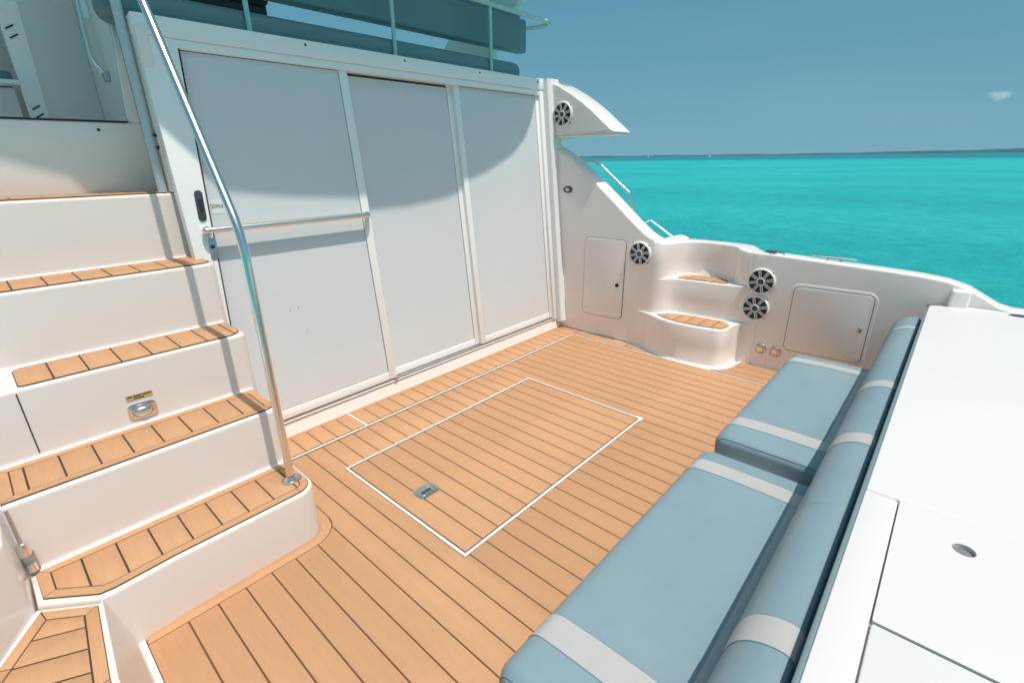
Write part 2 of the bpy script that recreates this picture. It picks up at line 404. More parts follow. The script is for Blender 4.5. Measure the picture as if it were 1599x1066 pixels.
sb = t.nodes.new('ShaderNodeMath'); sb.operation = 'ADD'; t.links.new(fal.outputs[0], sb.inputs[0]); t.links.new(nz.outputs['Fac'], sb.inputs[1])
s2 = t.nodes.new('ShaderNodeMapRange'); s2.inputs['From Min'].default_value = 0.85; s2.inputs['From Max'].default_value = 1.45; s2.inputs['To Max'].default_value = 0.012
t.links.new(sb.outputs[0], s2.inputs['Value']); t.links.new(s2.outputs[0], pv.inputs['Density']); t.links.new(pv.outputs[0], mo.inputs['Volume']); M['cloud'] = m
bm = bmesh.new(); bmesh.ops.create_icosphere(bm, subdivisions=3, radius=1)
for q in bm.verts: q.co = Vector((5600+q.co.x*90, -6+q.co.y*130, 408+q.co.z*62-q.co.y*22))
O('cloud', bm, 'cloud', kind='structure')

# ================================================================== COCKPIT DECK (floor)
deck = O('cockpit_deck', prism([(-0.25, 0.1), (4.0, 0.1), (4.0, 2.9), (-0.25, 2.9)], -0.08, -0.0055), 'gel', kind='structure')
ST1X = 0.742         # right end of the bottom step
def border_y(x):     # outer line of the curved border round the bottom step
    cx, cy, r_ = 0.655, 1.885, 0.135
    if x <= cx: return cy-r_
    return cy-math.sqrt(max(0, r_*r_-(x-cx)**2))
XB = 0.79
HX0, HX1, HY0, HY1 = 1.043, 2.567, 1.222, 2.163     # hatch
Y0, YF = 0.15, 2.455
O('caulk', prism([(0.05, Y0), (3.575, Y0), (3.575, 2.70), (0.76, 2.70), (0.76, 1.9), (0.72, 1.8), (0.05, 1.78)], -0.005, -0.0021), 'caulk', deck)
xs = [0.05]+[x for x in seamx(0.09, 3.52)]+[3.568]
for a, b_ in zip(xs[:-1], xs[1:]):
    if a < XB:
        cut = [a+(min(b_, XB)-a)*k/6 for k in range(7)]
        topc = [(x, border_y(x)) for x in cut]
        if b_ <= XB: poly = [(a, Y0), (b_, Y0)]+topc[::-1]
        else: poly = [(a, Y0), (b_, Y0), (b_, YF), (XB, YF)]+topc[::-1]
        plank(poly, 0, deck); continue
    if b_ > HX0 and a < HX1:
        x0, x1 = max(a, HX0), min(b_, HX1)
        if a < HX0: plank([(a, Y0), (b_, Y0), (b_, HY0), (HX0, HY0), (HX0, HY1), (b_, HY1), (b_, YF), (a, YF)], 0, deck)
        elif b_ > HX1: plank([(a, Y0), (b_, Y0), (b_, YF), (a, YF), (a, HY1), (HX1, HY1), (HX1, HY0), (a, HY0)], 0, deck)
        else:
            plank([(a, Y0), (b_, Y0), (b_, HY0), (a, HY0)], 0, deck); plank([(a, HY1), (b_, HY1), (b_, YF), (a, YF)], 0, deck)
        continue
    plank([(a, Y0), (b_, Y0), (b_, YF), (a, YF)], 0, deck)
# curved border plank round the foot of the stairs
outer = [(x, border_y(x)) for x in [0.053]+[0.1*k for k in range(1, 7)]+[0.655+0.135*k/10 for k in range(11)]]+[(XB, 2.45)]
inn = [(0.74, 2.45), (0.74, 1.9)]+[(0.655+0.085*math.cos(a), 1.885+0.085*math.sin(a)) for a in [-math.pi/2*k/8 for k in range(1, 9)]]+[(0.3, 1.80), (0.053, 1.80)]
plank(outer+inn, 0, deck, name='border_plank', s=0.0012)
# forward strip by the door sill
xs = [0.80]+seamx(0.83, 3.68, PX0+0.02)+[3.70]
for a, b_ in zip(xs[:-1], xs[1:]): plank([(a, 2.487), (b_, 2.487), (b_, 2.688), (a, 2.688)], 0, deck)
plank([(0.80, 2.688), (3.70, 2.688), (3.70, 2.714), (0.80, 2.714)], 0, deck, name='border_plank', s=0.001)
# starboard strips
plank([(3.598, 2.487), (3.598, 1.95), (3.70, 1.95), (3.70, 2.487)], 0, deck); plank([(3.598, 1.95), (3.598, 1.74), (3.61, 1.735), (3.66, 1.84), (3.70, 1.93), (3.70, 1.95)], 0, deck, name='border_plank')
xs = [3.598, 3.70, 3.80, 3.905]
for i, (a, b_) in enumerate(zip(xs[:-1], xs[1:])):
    top = {0: [(3.70, 1.10), (3.66, 1.13), (3.60, 1.20)], 1: [(3.80, 1.075), (3.70, 1.10)], 2: [(3.905, 1.06), (3.84, 1.068), (3.80, 1.075)]}[i]
    plank([(a, Y0), (b_, Y0)]+top, 0, deck)
O('caulk', prism([(3.58, Y0), (3.91, Y0), (3.91, 1.06), (3.70, 1.09), (3.60, 1.18), (3.60, 1.75), (3.70, 1.96), (3.705, 2.71), (3.58, 2.71)], -0.0052, -0.0023), 'caulk', deck)
for x, y0_, y1_ in ((2.948, 1.33, 1.64), (3.244, 1.11, 1.22), (2.551, 0.80, 1.20)):
    O('open_seam', prism([(x-0.0032, y0_), (x+0.0036, y0_+0.01), (x+0.0034, y1_-0.01), (x-0.0028, y1_)], -0.0021, -0.0012), 'caulkdark', deck)
def inlay(poly): O('inlay_strip', prism(poly, -0.003, 0.0012, 'z', 0.0008, 1, 'a1'), 'seamwhite', deck)
inlay([(0.80, 2.465), (3.574, 2.465), (3.586, 2.477), (0.80, 2.477)])
inlay([(3.574, Y0), (3.586, Y0), (3.586, 2.477), (3.574, 2.4649)])
inlay([(1.372, 2.4771), (1.383, 2.4771), (1.383, 2.7), (1.372, 2.7)])

# hatch in the deck
hat = thing('deck_hatch', 'large rectangular teak hatch with white rim set in the deck', 'hatch', (1.805, 1.69, 0))
hb = 0.013
O('panel', prism([(HX0+0.006, HY0+0.006), (HX1-0.006, HY0+0.006), (HX1-0.006, HY1-0.006), (HX0+0.006, HY1-0.006)], -0.0053, -0.0018), 'caulk', hat)
for x0, x1, y0, y1 in ((HX0, HX1, HY0, HY0+hb), (HX0, HX1, HY1-hb*0.8, HY1), (HX0, HX0+hb, HY0+hb, HY1-hb*0.8), (HX1-hb*0.8, HX1, HY0+hb, HY1-hb*0.8)):
    O('rim', box(x0, x1, y0, y1, -0.006, 0.0016, 0.001, 1), 'seamwhite', hat)
O('rim_corner', prism(rpoly([(2.535, 1.214), (2.574, 1.214), (2.574, 1.262), (2.556, 1.262), (2.55, 1.235), (2.535, 1.231)], 0.004, 3), -0.003, 0.0024), 'seamwhite', hat)
ix0, ix1, iy0, iy1 = HX0+0.018, HX1-0.016, HY0+0.018, HY1-0.016
xs = [ix0]+[x for x in seamx(ix0+0.02, ix1-0.02)]+[ix1]
for a, b_ in zip(xs[:-1], xs[1:]): plank([(a, iy0), (b_, iy0), (b_, iy1), (a, iy1)], 0, hat)
lt = thing('hatch_latch', 'flush stainless pull latch set in the teak deck hatch', 'latch', (1.21, 1.685, 0.0005)); lt.scale = (1.25, 1.25, 1.0)
O('plate', prism(rrect(-0.047, 0.047, -0.036, 0.036, 0.02), 0, 0.003, 'z', 0.001, 2, 'a1'), 'steel2', lt, True)
O('recess', prism(rrect(-0.036, 0.026, -0.022, 0.006, 0.012), 0.003, 0.0034), 'darkplastic', lt, True)
O('pull_ring', tube([(q[0], q[1], 0.0055) for q in rrect(-0.034, 0.022, -0.02, 0.004, 0.01)+[(-0.024, -0.02)]], 0.0028, 8), 'steel', lt, True)
O('lock_barrel', lathe([(0, 0.0055), (0.0085, 0.005), (0.010, 0.003)], 16, Matrix.Translation((0.022, 0.02, 0))), 'steel', lt, True)

# ================================================================== STAIRS
st = thing('stairs', 'white moulded stairs with teak treads climbing beside the sliding doors', 'stairs', (0.3, 2.4, 0))
XL = -1.3
RY = [1.80, 2.10, 2.40, 2.674, 2.96]; TZ = [0.24, 0.511, 0.789, 1.088, 1.408]; RXE = [0.742, 0.757, 0.783, 0.80, 0.825]
BACK = 3.30
plan1 = [(-0.155, 2.2), (-0.155, 1.91), (-0.015, 1.79)]+[(0.02, 1.784), (0.2, 1.797)]+rpoly([(0.4, 1.80), (ST1X, 1.80), (ST1X, 2.2), (0.4, 2.2)], [0, 0.09, 0, 0], 10)[1:-1]
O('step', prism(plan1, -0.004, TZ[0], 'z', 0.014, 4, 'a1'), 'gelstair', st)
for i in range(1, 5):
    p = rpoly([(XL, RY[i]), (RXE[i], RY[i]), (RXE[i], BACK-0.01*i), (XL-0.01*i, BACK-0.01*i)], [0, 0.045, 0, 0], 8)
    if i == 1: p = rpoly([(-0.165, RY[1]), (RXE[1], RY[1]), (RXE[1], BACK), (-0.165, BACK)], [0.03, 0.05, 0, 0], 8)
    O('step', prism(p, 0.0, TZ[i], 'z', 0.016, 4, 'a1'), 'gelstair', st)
# cove fillets where riser meets tread
for i in range(1, 5):
    z = TZ[i-1]; y = RY[i]; r_ = 0.016; xl = -0.15 if i < 2 else (-0.16 if i == 2 else XL)
    arc = [(y+0.002, z-0.002), (y-r_, z+0.0006)]+[(y-r_+r_*math.sin(a), z+r_-r_*math.cos(a)) for a in [R(90)*k/5 for k in range(1, 6)]]+[(y+0.002, z+r_)]
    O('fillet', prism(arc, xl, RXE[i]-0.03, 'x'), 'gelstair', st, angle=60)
t1 = [(-0.14, 2.078), (-0.137, 1.92), (-0.012, 1.806), (0.03, 1.80), (0.2, 1.812)]+rpoly([(0.4, 1.815), (0.728, 1.815), (0.728, 2.078), (0.4, 2.078)], [0, 0.075, 0, 0], 8)[1:-1]
pad(t1, TZ[0], st, 'tread', 0.034)
pad(rpoly([(-0.15, 2.114), (0.745, 2.114), (0.745, 2.378), (-0.15, 2.378)], [0, 0.05, 0, 0], 6), TZ[1], st, 'tread', 0.034, seamx(-0.1, 0.7, PX0+0.045))
pad(rpoly([(-0.012, 2.414), (0.77, 2.414), (0.77, 2.652), (-0.012, 2.652)], [0.02, 0.07, 0.02, 0.03], 6), TZ[2], st, 'tread', 0, [0.09+0.105*k for k in range(6)]+[0.735])
pad(rpoly([(-0.6, 2.688), (0.788, 2.688), (0.788, 2.936), (-0.6, 2.936)], [0.02, 0.06, 0.02, 0.02], 6), TZ[3], st, 'tread', 0, [-0.45+0.105*k for k in range(12)], extra_y=[2.86])
pad(rpoly([(-0.6, 2.974), (0.81, 2.974), (0.81, 3.17), (-0.6, 3.17)], [0, 0.05, 0, 0], 6), TZ[4], st, 'tread', 0.03, [-0.45+0.105*k for k in range(12)])
O('seam', box(-0.0235, -0.0195, 2.397, 2.41, 0.53, 0.772), 'black', st)
# latch on the third riser
la = thing('locker_latch', 'oval stainless flush latch on the third stair riser', 'latch', (0.316, 2.3995, 0.572))
def yface(poly, d, bev=0.001): return prism(poly, -d, 0.0, 'y', bev, 2, 'caps')
O('plate', yface(rpoly([(-0.052, -0.034), (0.05, -0.038), (0.052, 0.034), (-0.05, 0.038)], 0.022), 0.004), 'steel', la, True)
bm = bmesh.new(); bmesh.ops.create_uvsphere(bm, u_segments=20, v_segments=12, radius=1)
for q in bm.verts: q.co = Vector((q.co.x*0.033, q.co.y*0.012-0.004, q.co.z*0.02-0.004))
O('handle', bm, 'steel', la, True)
O('recess_ring', tube([(0.037*math.cos(a), -0.0045, 0.026*math.sin(a)) for a in [2*math.pi*k/28 for k in range(29)]], 0.0022, 8), 'steel2', la, True)
lb = thing('warning_label', 'small yellow printed label above the stair latch', 'label', (0.318, 2.3995, 0.636))
O('backing', box(-0.046, 0.046, -0.0012, 0, -0.0115, 0.0115), 'yellow', lb, True)
for x0, x1, z in ((-0.043, -0.024, 0.0045), (-0.02, 0.008, 0.0045), (0.012, 0.043, 0.0045), (-0.02, 0.016, -0.0055)):
    O('print', box(x0, x1, -0.0016, -0.0012, z-0.003, z+0.003), 'brownink', lb, True)

# stair handrail
hr = thing('stair_handrail', 'tall polished stainless handrail rising from the bottom step', 'handrail', (0.678, 1.927, TZ[0]))
O('rail', tube(path([(0.678, 1.927, TZ[0]+0.004), (0.678, 1.93, 1.30), (0.678, 2.42, 2.09), (0.678, 2.98, 2.96)], [0, 0.35, 0, 0], 14), 0.0165, 18), 'steel', hr)
O('base_flange', prism(rrect(0.638, 0.722, 1.893, 1.955, 0.028), TZ[0]+0.006, TZ[0]+0.011, 'z', 0.002, 2, 'a1'), 'steel2', hr)
O('collar', lathe([(0.028, 0), (0.026, 0.006), (0.0195, 0.014), (0.0185, 0.02)], 20, Matrix.Translation((0.678, 1.927, TZ[0]+0.010))), 'steel', hr)
# landing post
po = thing('landing_post', 'dull grey metal post standing on the top landing beside the door jamb', 'post', (0.728, 2.99, TZ[4]))
O('tube', tube([(0.728, 2.99, TZ[4]+0.004), (0.728, 2.99, 3.0)], 0.021, 16), 'greytube', po)
O('clip', tube(path([(0.744, 2.97, 1.675), (0.762, 2.955, 1.668), (0.764, 2.955, 1.63), (0.746, 2.97, 1.615)], 0.01), 0.007, 8), 'black', po)

# boarding platform on the port side
bp_ = thing('boarding_platform', 'low teak platform with mitred border at the foot of the stairs', 'platform', (-0.15, 1.3, 0))
plat = [(-0.012, 1.776), (-0.152, 1.896), (-0.40, 1.47), (-0.9, 1.2), (-0.9, 0.3), (0.02, 0.3), (-0.01, 1.0), (-0.004, 1.5)]
bm = prism([(-0.008, 1.80), (-0.02, 1.775), (-0.158, 1.893), (-0.45, 1.47), (-1.0, 1.2), (-1.0, 0.25), (-0.036, 0.25), (-0.036, 1.43)], -0.004, 0.234, 'z', 0.010, 4, 'a1')
for q in bm.verts:
    if q.co.z < 0.1 and q.co.x > -0.1: q.co.x = 0.034
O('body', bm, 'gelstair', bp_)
pl = [(-0.024, 1.762), (-0.150, 1.868), (-0.258, 1.70), (-0.45, 1.40), (-0.9, 1.1), (-0.9, 0.4), (-0.05, 0.4), (-0.052, 1.44)]
if area(pl) < 0: pl = pl[::-1]
root = O('tread', prism(pl, 0.233, 0.2378), 'caulkdark', bp_)
inner = inset(pl, 0.034); N = len(pl)
for i in range(N):
    j = (i+1) % N; plank([pl[i], pl[j], inner[j], inner[i]], 0.240, root, 0.006, 'border_plank', 0.0015)
A = Matrix.Rotation(R(28), 2); B_ = A.inverted()
rot = [tuple(A @ Vector(p)) for p in inner]
lo = min(p[1] for p in rot); hi = max(p[1] for p in rot); y = hi-0.075
cuts = [hi+0.01]
while y > lo: cuts.append(y); y -= 0.088
cuts.append(lo-0.01)
for a, b_ in zip(cuts[:-1], cuts[1:]):
    q = clip(rot, 1, b_, a)
    if len(q) > 2: plank([tuple(B_ @ Vector(p)) for p in q], 0.240, root, 0.006)

# port coaming beside the stairs
pc = thing('side_coaming', 'white moulded side coaming with steel hinge left of the lowest steps', 'coaming', (-0.6, 1.7, 0))
O('body', prism(rpoly([(-0.158, 2.102), (-0.162, 1.885), (-0.27, 1.70), (-0.46, 1.41), (-1.0, 1.1), (-1.4, 1.1), (-1.4, 2.102)], [0, 0.05, 0, 0, 0, 0, 0], 5), 0.0, 0.507, 'z', 0.012, 4, 'a1'), 'gel', pc)
gh = O('hinge', box(-0.156, -0.122, 2.083, 2.096, 0.26, 0.328, 0.004), 'steel2', pc)
O('rod', tube([(-0.143, 2.088, 0.37), (-0.143, 2.088, 0.50)], 0.005, 10), 'steel2', gh)
O('knuckle', lathe([(0, 0.05), (0.012, 0.046), (0.016, 0.03), (0.016, 0.0), (0, -0.003)], 20, Matrix.Translation((-0.143, 2.08, 0.325))), 'steel', gh)
O('lower_knuckle', lathe([(0, 0.035), (0.013, 0.032), (0.013, 0.0), (0, -0.002)], 20, Matrix.Translation((-0.14, 2.078, 0.258))), 'steel', gh)

# ================================================================== SLIDING DOORS (raked plane)
TH = R(5.8); sT, cT = math.sin(TH), math.cos(TH)
DM = Matrix(((1, 0, 0, 0), (0, cT, sT, 2.76), (0, -sT, cT, 0.18), (0, 0, 0, 1)))
def D(bm): bm.transform(DM); return bm
def dbox(x0, x1, v0, v1, w0, w1, bev=0.003, seg=2):   # w: distance aft of the door plane
    return D(box(x0, x1, -w1, -w0, v0, v1, bev, seg))
VT = 1.875
def ddoor(x0, x1, w, ls, rs, label, gap=0.004):
    r = thing('sliding_door', label, 'door', ((x0+x1)/2, 2.76, 0.1), 'sliding doors')
    if ls: O('stile', dbox(x0, x0+ls, -0.075, VT+0.01, w-0.035, w, 0.004), 'frame', r)
    if rs: O('stile', dbox(x1-rs, x1, -0.075, VT+0.01, w-0.035, w, 0.004), 'frame', r)
    a, b_ = x0+ls, x1-rs
    O('bottom_rail', dbox(a+0.0005, b_-0.0005, -0.075, -0.018, w-0.034, w-0.002, 0.003), 'frame', r)
    O('gasket', dbox(a, b_, -0.018, VT+0.012, w-0.03, w-0.010, 0), 'black', r)
    O('pane', dbox(a+0.004, b_-0.004, -0.0145, VT-gap, w-0.02, w-0.006, 0), 'pane', r)
    return r
door_one = ddoor(0.80, 1.795, 0.024, 0, 0.055, 'widest grey door panel, left one, behind the horizontal grab rail')
ddoor(1.78, 2.652, -0.014, 0, 0.045, 'middle grey sliding door panel between two white stiles', 0.014)  # extra top gap bares black gasket as painted shadow under the header
ddoor(2.648, 3.61, 0.016, 0.052, 0.04, 'rightmost grey sliding door panel next to the speaker fairing')
df = thing('door_frame', 'white frame with header, jambs and sill round the grey sliding doors', 'door frame', (2.2, 2.76, 0))
O('header', dbox(0.752, 3.66, VT+0.04, VT+0.125, -0.05, 0.045, 0.006), 'frame', df)
O('header_lip', dbox(0.90, 3.62, VT, VT+0.0395, -0.05, 0.036, 0.003), 'frame', df)
jl = D(prism([(0.752, -0.09), (0.792, -0.09), (0.913, VT+0.0395), (0.752, VT+0.0395)], 0.02, -0.040, 'y', 0.003, 2))
O('jamb', jl, 'frame', df)
O('jamb_gasket', D(prism([(0.7925, -0.09), (0.7965, -0.09), (0.9175, VT), (0.9135, VT)], 0.0, -0.0385, 'y')), 'black', df)
O('jamb', dbox(3.606, 3.655, -0.09, VT+0.0395, -0.02, 0.040, 0.004), 'frame', df)
O('corner_post', D(prism(rpoly([(3.657, 0.03), (3.657, -0.085), (3.69, -0.10), (3.80, -0.10), (3.80, 0.03)], [0, 0.015, 0.015, 0, 0], 4), -0.12, 2.0, 'z')), 'frame', df)
O('sill', prism(rpoly([(2.710, -0.004), (2.717, 0.012), (2.733, 0.076), (2.742, 0.0815), (2.90, 0.083), (2.90, -0.004)], [0, 0.01, 0.012, 0.01, 0, 0], 4), 0.755, 3.74, 'x'), 'gel', df)
O('track', dbox(0.80, 3.61, -0.092, -0.078, -0.06, 0.022, 0.002), 'steel2', df)
O('track_lip', dbox(0.80, 3.61, -0.0965, -0.0925, -0.06, 0.027, 0.001), 'frame', df)
O('roller_bracket', dbox(1.772, 1.797, -0.094, -0.07, 0.024, 0.036, 0.003), 'steel2', df)
for x in (0.83, 1.55, 2.22, 2.9, 3.58):
    O('screw', D(lathe([(0, 0.003), (0.006, 0.0015), (0.0075, 0)], 12, Matrix.Translation((x, -0.045, VT+0.10)) @ Matrix.Rotation(R(90), 4, 'X'))), 'darkplastic', df)
# jamb pull handle and lock
ph = thing('door_pull', 'dark recessed oval pull handle on the white door jamb', 'handle', (0.835, 2.84, 1.34))
O('plate', D(prism([(0.834+p[0]+p[1]*0.062, 1.168+p[1]) for p in rrect(-0.0185, 0.0185, -0.074, 0.074, 0.018)], -0.046, -0.0405, 'y', 0.0015, 2)), 'darkplastic', ph)
O('pocket', D(prism([(0.835+p[0]+p[1]*0.062, 1.165+p[1]) for p in rrect(-0.008, 0.008, -0.03, 0.035, 0.0078)], -0.0468, -0.0462, 'y')), 'black', ph)
lk = thing('door_lock', 'pale lock plate with key barrel under the end of the door grab rail', 'lock', (0.83, 2.83, 1.13))
O('plate', D(prism([(0.843+p[0]+p[1]*0.062, 0.955+p[1]) for p in rrect(-0.018, 0.018, -0.055, 0.055, 0.012)], -0.044, -0.0405, 'y', 0.001, 2)), 'steel2', lk)
O('barrel', D(lathe([(0, 0.006), (0.009, 0.005), (0.011, 0.0)], 16, Matrix.Translation((0.842, -0.044, 0.965)) @ Matrix.Rotation(R(90), 4, 'X'))), 'darkplastic', lk)
gb = thing('grab_rail', 'horizontal polished steel grab rail across the left door panel', 'grab rail', (1.27, 2.79, 1.21))
def dpt(x, v_, w_): return DM @ Vector((x, -w_, v_))
O('bar', tube(path([dpt(0.835, 1.045, 0.042), dpt(0.812, 1.047, 0.078), dpt(1.752, 1.045, 0.078), dpt(1.768, 1.045, 0.026)], [0, 0.05, 0.05, 0], 10), 0.0165, 16), 'steel', gb)
for x, w_ in ((0.835, 0.0405), (1.768, 0.0245)):
    O('flange', D(lathe([(0, 0.006), (0.02, 0.005), (0.024, 0)], 20, Matrix.Translation((x, -w_, 1.045)) @ Matrix.Rotation(R(90), 4, 'X'))), 'steel2', gb)
def text(name, body, size, mat, parent, mtx):
    cu = bpy.data.curves.new(name, 'FONT'); cu.body = body; cu.size = size; cu.align_x = 'CENTER'; cu.align_y = 'CENTER'; cu.offset = size*0.012
    to = bpy.data.objects.new(name, cu); COL.objects.link(to); bpy.context.view_layer.update()
    me = bpy.data.meshes.new_from_object(to.evaluated_get(bpy.context.evaluated_depsgraph_get())); bpy.data.objects.remove(to); bpy.data.curves.remove(cu)
    bm = bmesh.new(); bm.from_mesh(me); bpy.data.meshes.remove(me); bm.transform(mtx); return O(name, bm, mat, parent)
dl = thing('door_label', 'small white sticker reading DOWN on the left door panel', 'sticker', (0.90, 2.86, 1.34))
O('backing', D(box(0.886, 0.945, -0.0195, -0.0183, 1.125, 1.195)), 'label', dl)
text('print', 'DOWN &', 0.019, 'ink', dl, DM @ Matrix.Translation((0.9155, -0.0199, 1.160)) @ Matrix.Rotation(R(90), 4, 'X') @ Matrix.Diagonal((0.72, 1.5, 1, 1)))
for i, (x, v_, l, a) in enumerate(((1.215, 0.56, 0.020, 40), (1.165, 0.553, 0.012, 15), (1.237, 0.41, 0.009, 20), (1.12, 0.655, 0.006, 60))):
    pts = [(x-l/2*math.cos(R(a)), v_-l/2*math.sin(R(a))), (x+l*0.1, v_-0.0015), (x+l/2*math.cos(R(a)), v_+l/2*math.sin(R(a))), (x+l*0.05, v_+0.002)]
    O('scuff_mark', D(prism(pts, -0.0188, -0.0181, 'y')), 'ink', door_one)

# ================================================================== PORT BULKHEAD, RECESS, LADDER
pb = thing('cabin_bulkhead', 'white bulkhead above the landing with a dark trimmed opening', 'bulkhead', (-0.2, 3.2, TZ[4]))
O('lower_panel', box(XL, 0.751, 3.175, 3.215, TZ[4]-0.02, 1.735, 0.004), 'gel', pb)
O('trim', box(XL, 0.70, 3.17, 3.22, 1.7355, 1.743, 0.002), 'black', pb)
O('upright', prism(rpoly([(0.70, 1.7355), (0.751, 1.7355), (0.751, 2.16), (0.735, 2.16)], [0.02, 0, 0, 0], 4), 3.18, 3.21, 'y', 0.003, 2), 'gel', pb)
O('jamb_return', box(0.7525, 0.80, 2.90, 3.3, TZ[4]+0.005, 2.12, 0.003), 'gel', pb)
O('return_panel', prism([(3.216, 1.5), (4.355, 1.5), (4.355, 2.9), (3.29, 2.9), (3.25, 2.10), (3.216, 2.06)], 0.742, 0.7505, 'x', 0.002, 2), 'gel', pb)
O('back_wall', prism([(0.47, 1.4), (0.742, 1.4), (0.742, 2.95), (0.47, 2.95)], 3.86, 3.92, 'y', 0.004, 2), 'gel', pb)
O('far_wall', box(XL, 0.74, 4.36, 4.40, 1.5, 3.0), 'gel', pb)
O('side_floor', box(XL, 0.742, 3.216, 4.5, 1.45, 1.50), 'gel', pb)
O('screw', lathe([(0, 0.003), (0.006, 0.0015), (0.0075, 0)], 12, Matrix.Translation((0.575, 3.175, 1.70)) @ Matrix.Rotation(R(90), 4, 'X')), 'darkplastic', pb)
ld = thing('bridge_ladder', 'white slotted ladder stringer leaning in the opening above the landing', 'ladder', (0.36, 3.5, 1.5))
O('stringer', prism(rpoly([(0.383, 1.5), (0.440, 1.5), (0.466, 2.6), (0.372, 2.6)], 0.004, 3), 3.47, 3.51, 'y', 0.006, 3), 'gel', ld)
for (x, z) in ((0.408, 1.808), (0.413, 1.772), (0.404, 2.145), (0.410, 2.108)):
    O('slot', prism([(x-0.016, z-0.008), (x-0.014, z-0.014), (x+0.018, z+0.006), (x+0.016, z+0.012)], 3.467, 3.4699, 'y'), 'black', ld)
for z in (1.62, 1.9, 2.18, 2.46): O('rung', box(0.02, 0.379, 3.44, 3.54, z, z+0.02, 0.004), 'gel', ld)
O('stringer', prism(rpoly([(-0.04, 1.5), (0.018, 1.5), (0.018, 2.6), (-0.05, 2.6)], 0.004, 3), 3.47, 3.51, 'y', 0.006, 3), 'gel', ld)
sh_ = thing('grab_rail', 'curved stainless grab rail hanging in the opening beside the landing', 'grab rail', (0.72, 3.55, 2.0))
O('tube', tube(path([(0.715, 3.56, 2.6), (0.695, 3.55, 2.16), (0.69, 3.53, 2.05), (0.722, 3.50, 1.985)], [0, 0.25, 0.12, 0], 8), 0.013, 12), 'steel', sh_)
O('bracket', box(0.716, 0.742, 3.48, 3.52, 1.95, 1.995, 0.006), 'steel2', sh_)
bs = thing('aft_seat', 'teal padded seat glimpsed past the ladder at far left', 'seat', (0.1, 3.95, 1.6))
O('cushion', box(-0.4, 0.395, 3.80, 4.15, 1.925, 2.0, 0.02, 4), 'teal', bs)
O('base', box(-0.4, 0.39, 3.82, 4.15, 1.5, 1.924, 0.01), 'gel', bs)
O('rail', tube([(-0.3, 3.79, 2.065), (0.37, 3.79, 2.065)], 0.008, 10), 'black', bs)

# ================================================================== FLYBRIDGE ABOVE THE DOORS
fb = thing('flybridge_deck', 'white flybridge deck edge above the door header', 'deck', (2.2, 4.2, 2.1))
O('slab', box(0.82, 3.66, 2.985, 6.2, 2.07, 2.155, 0.01), 'gel', fb)
O('side_slab', box(3.661, 3.98, 3.06, 6.2, 2.06, 2.15, 0.01), 'gel', fb)
def bolster(name, x0, x1, yc, zc, hw, hh, er, mat, parent, nr=0.9, tilt=0, n=28, cr=None):
    def prof(e):
        a_, b_ = hw-e, hh-e; r_ = max(0.004, (cr or min(hw, hh)*nr)-e)
        return [(p[0]*math.cos(tilt)-p[1]*math.sin(tilt), p[0]*math.sin(tilt)+p[1]*math.cos(tilt)) for p in rrect(-a_, a_, -b_, b_, r_, 7)]
    rings = []
    for k in range(9):
        s = R(90)*k/8; e = er*(1-math.sin(s)); x = x0+er*(1-math.cos(s)); rings.append([(x, yc+p[0], zc+p[1]) for p in prof(e)])
    m_ = 14
    for k in range(1, m_): x = x0+er+(x1-x0-2*er)*k/m_; rings.append([(x, yc+p[0], zc+p[1]) for p in prof(0)])
    for k in range(8, -1, -1):
        s = R(90)*k/8; e = er*(1-math.sin(s)); x = x1-er*(1-math.cos(s)); rings.append([(x, yc+p[0], zc+p[1]) for p in prof(e)])
    return O(name, loft(rings), mat, parent, angle=60)
o = bolster('bolster_cushion', 0.68, 3.53, 3.13, 2.228, 0.09, 0.072, 0.055, 'teal', None); tag(o, 'long teal bolster cushion lying directly on the door header', 'cushion', 'flybridge cushions')
o = bolster('backrest_cushion', 1.0, 3.72, 3.20, 2.53, 0.05, 0.125, 0.02, 'teal', None, 0.4); tag(o, 'deep teal backrest cushion hung behind the aqua rail posts', 'cushion', 'flybridge cushions')
o = bolster('headrest_cushion', 2.9, 3.80, 3.34, 2.66, 0.06, 0.085, 0.03, 'teal', None, 0.6); tag(o, 'short teal cushion highest, above the end of the aqua rail', 'cushion', 'flybridge cushions')
fr = thing('flybridge_rail', 'aqua painted guard rail standing on the header in front of teal cushions', 'railing', (2.2, 3.05, 2.16))
O('top_rail', tube(path([(0.6, 3.03, 2.655), (3.88, 3.03, 2.645), (3.93, 3.10, 2.64), (3.72, 3.36, 2.60)], [0, 0.06, 0.05, 0]), 0.017, 14), 'aqua', fr)
for x in (0.62, 1.31, 2.235, 3.145): O('post', tube([(x, 3.03, 2.14), (x, 3.03, 2.65)], 0.0135, 12), 'aqua', fr)
hs_ = thing('helm_seat', 'dark helm seat seen through the gap under the upper teal cushion', 'seat', (1.4, 4.4, 2.16))
O('seat', box(1.30, 1.98, 4.2, 4.8, 2.52, 2.66, 0.04, 3), 'seatdark', hs_)
O('backrest', box(1.30, 1.98, 4.15, 4.28, 2.62, 3.1, 0.04, 3), 'seatdark', hs_)
O('pedestal', tube([(1.62, 4.5, 2.15), (1.62, 4.5, 2.54)], 0.05, 14), 'steel2', hs_)
ws = thing('windscreen', 'low framed windscreen seen under the upper teal cushion', 'windscreen', (2.8, 5.6, 2.16))
O('frame', tube(path([(1.2, 5.3, 2.15), (1.5, 5.7, 2.72), (3.5, 5.7, 2.72), (3.7, 5.0, 2.55)], 0.1), 0.016, 10), 'greytube', ws)
for x in (1.9, 2.4, 3.0): O('mullion', tube([(x, 5.45, 2.15), (x+0.05, 5.7, 2.72)], 0.011, 8), 'black', ws)
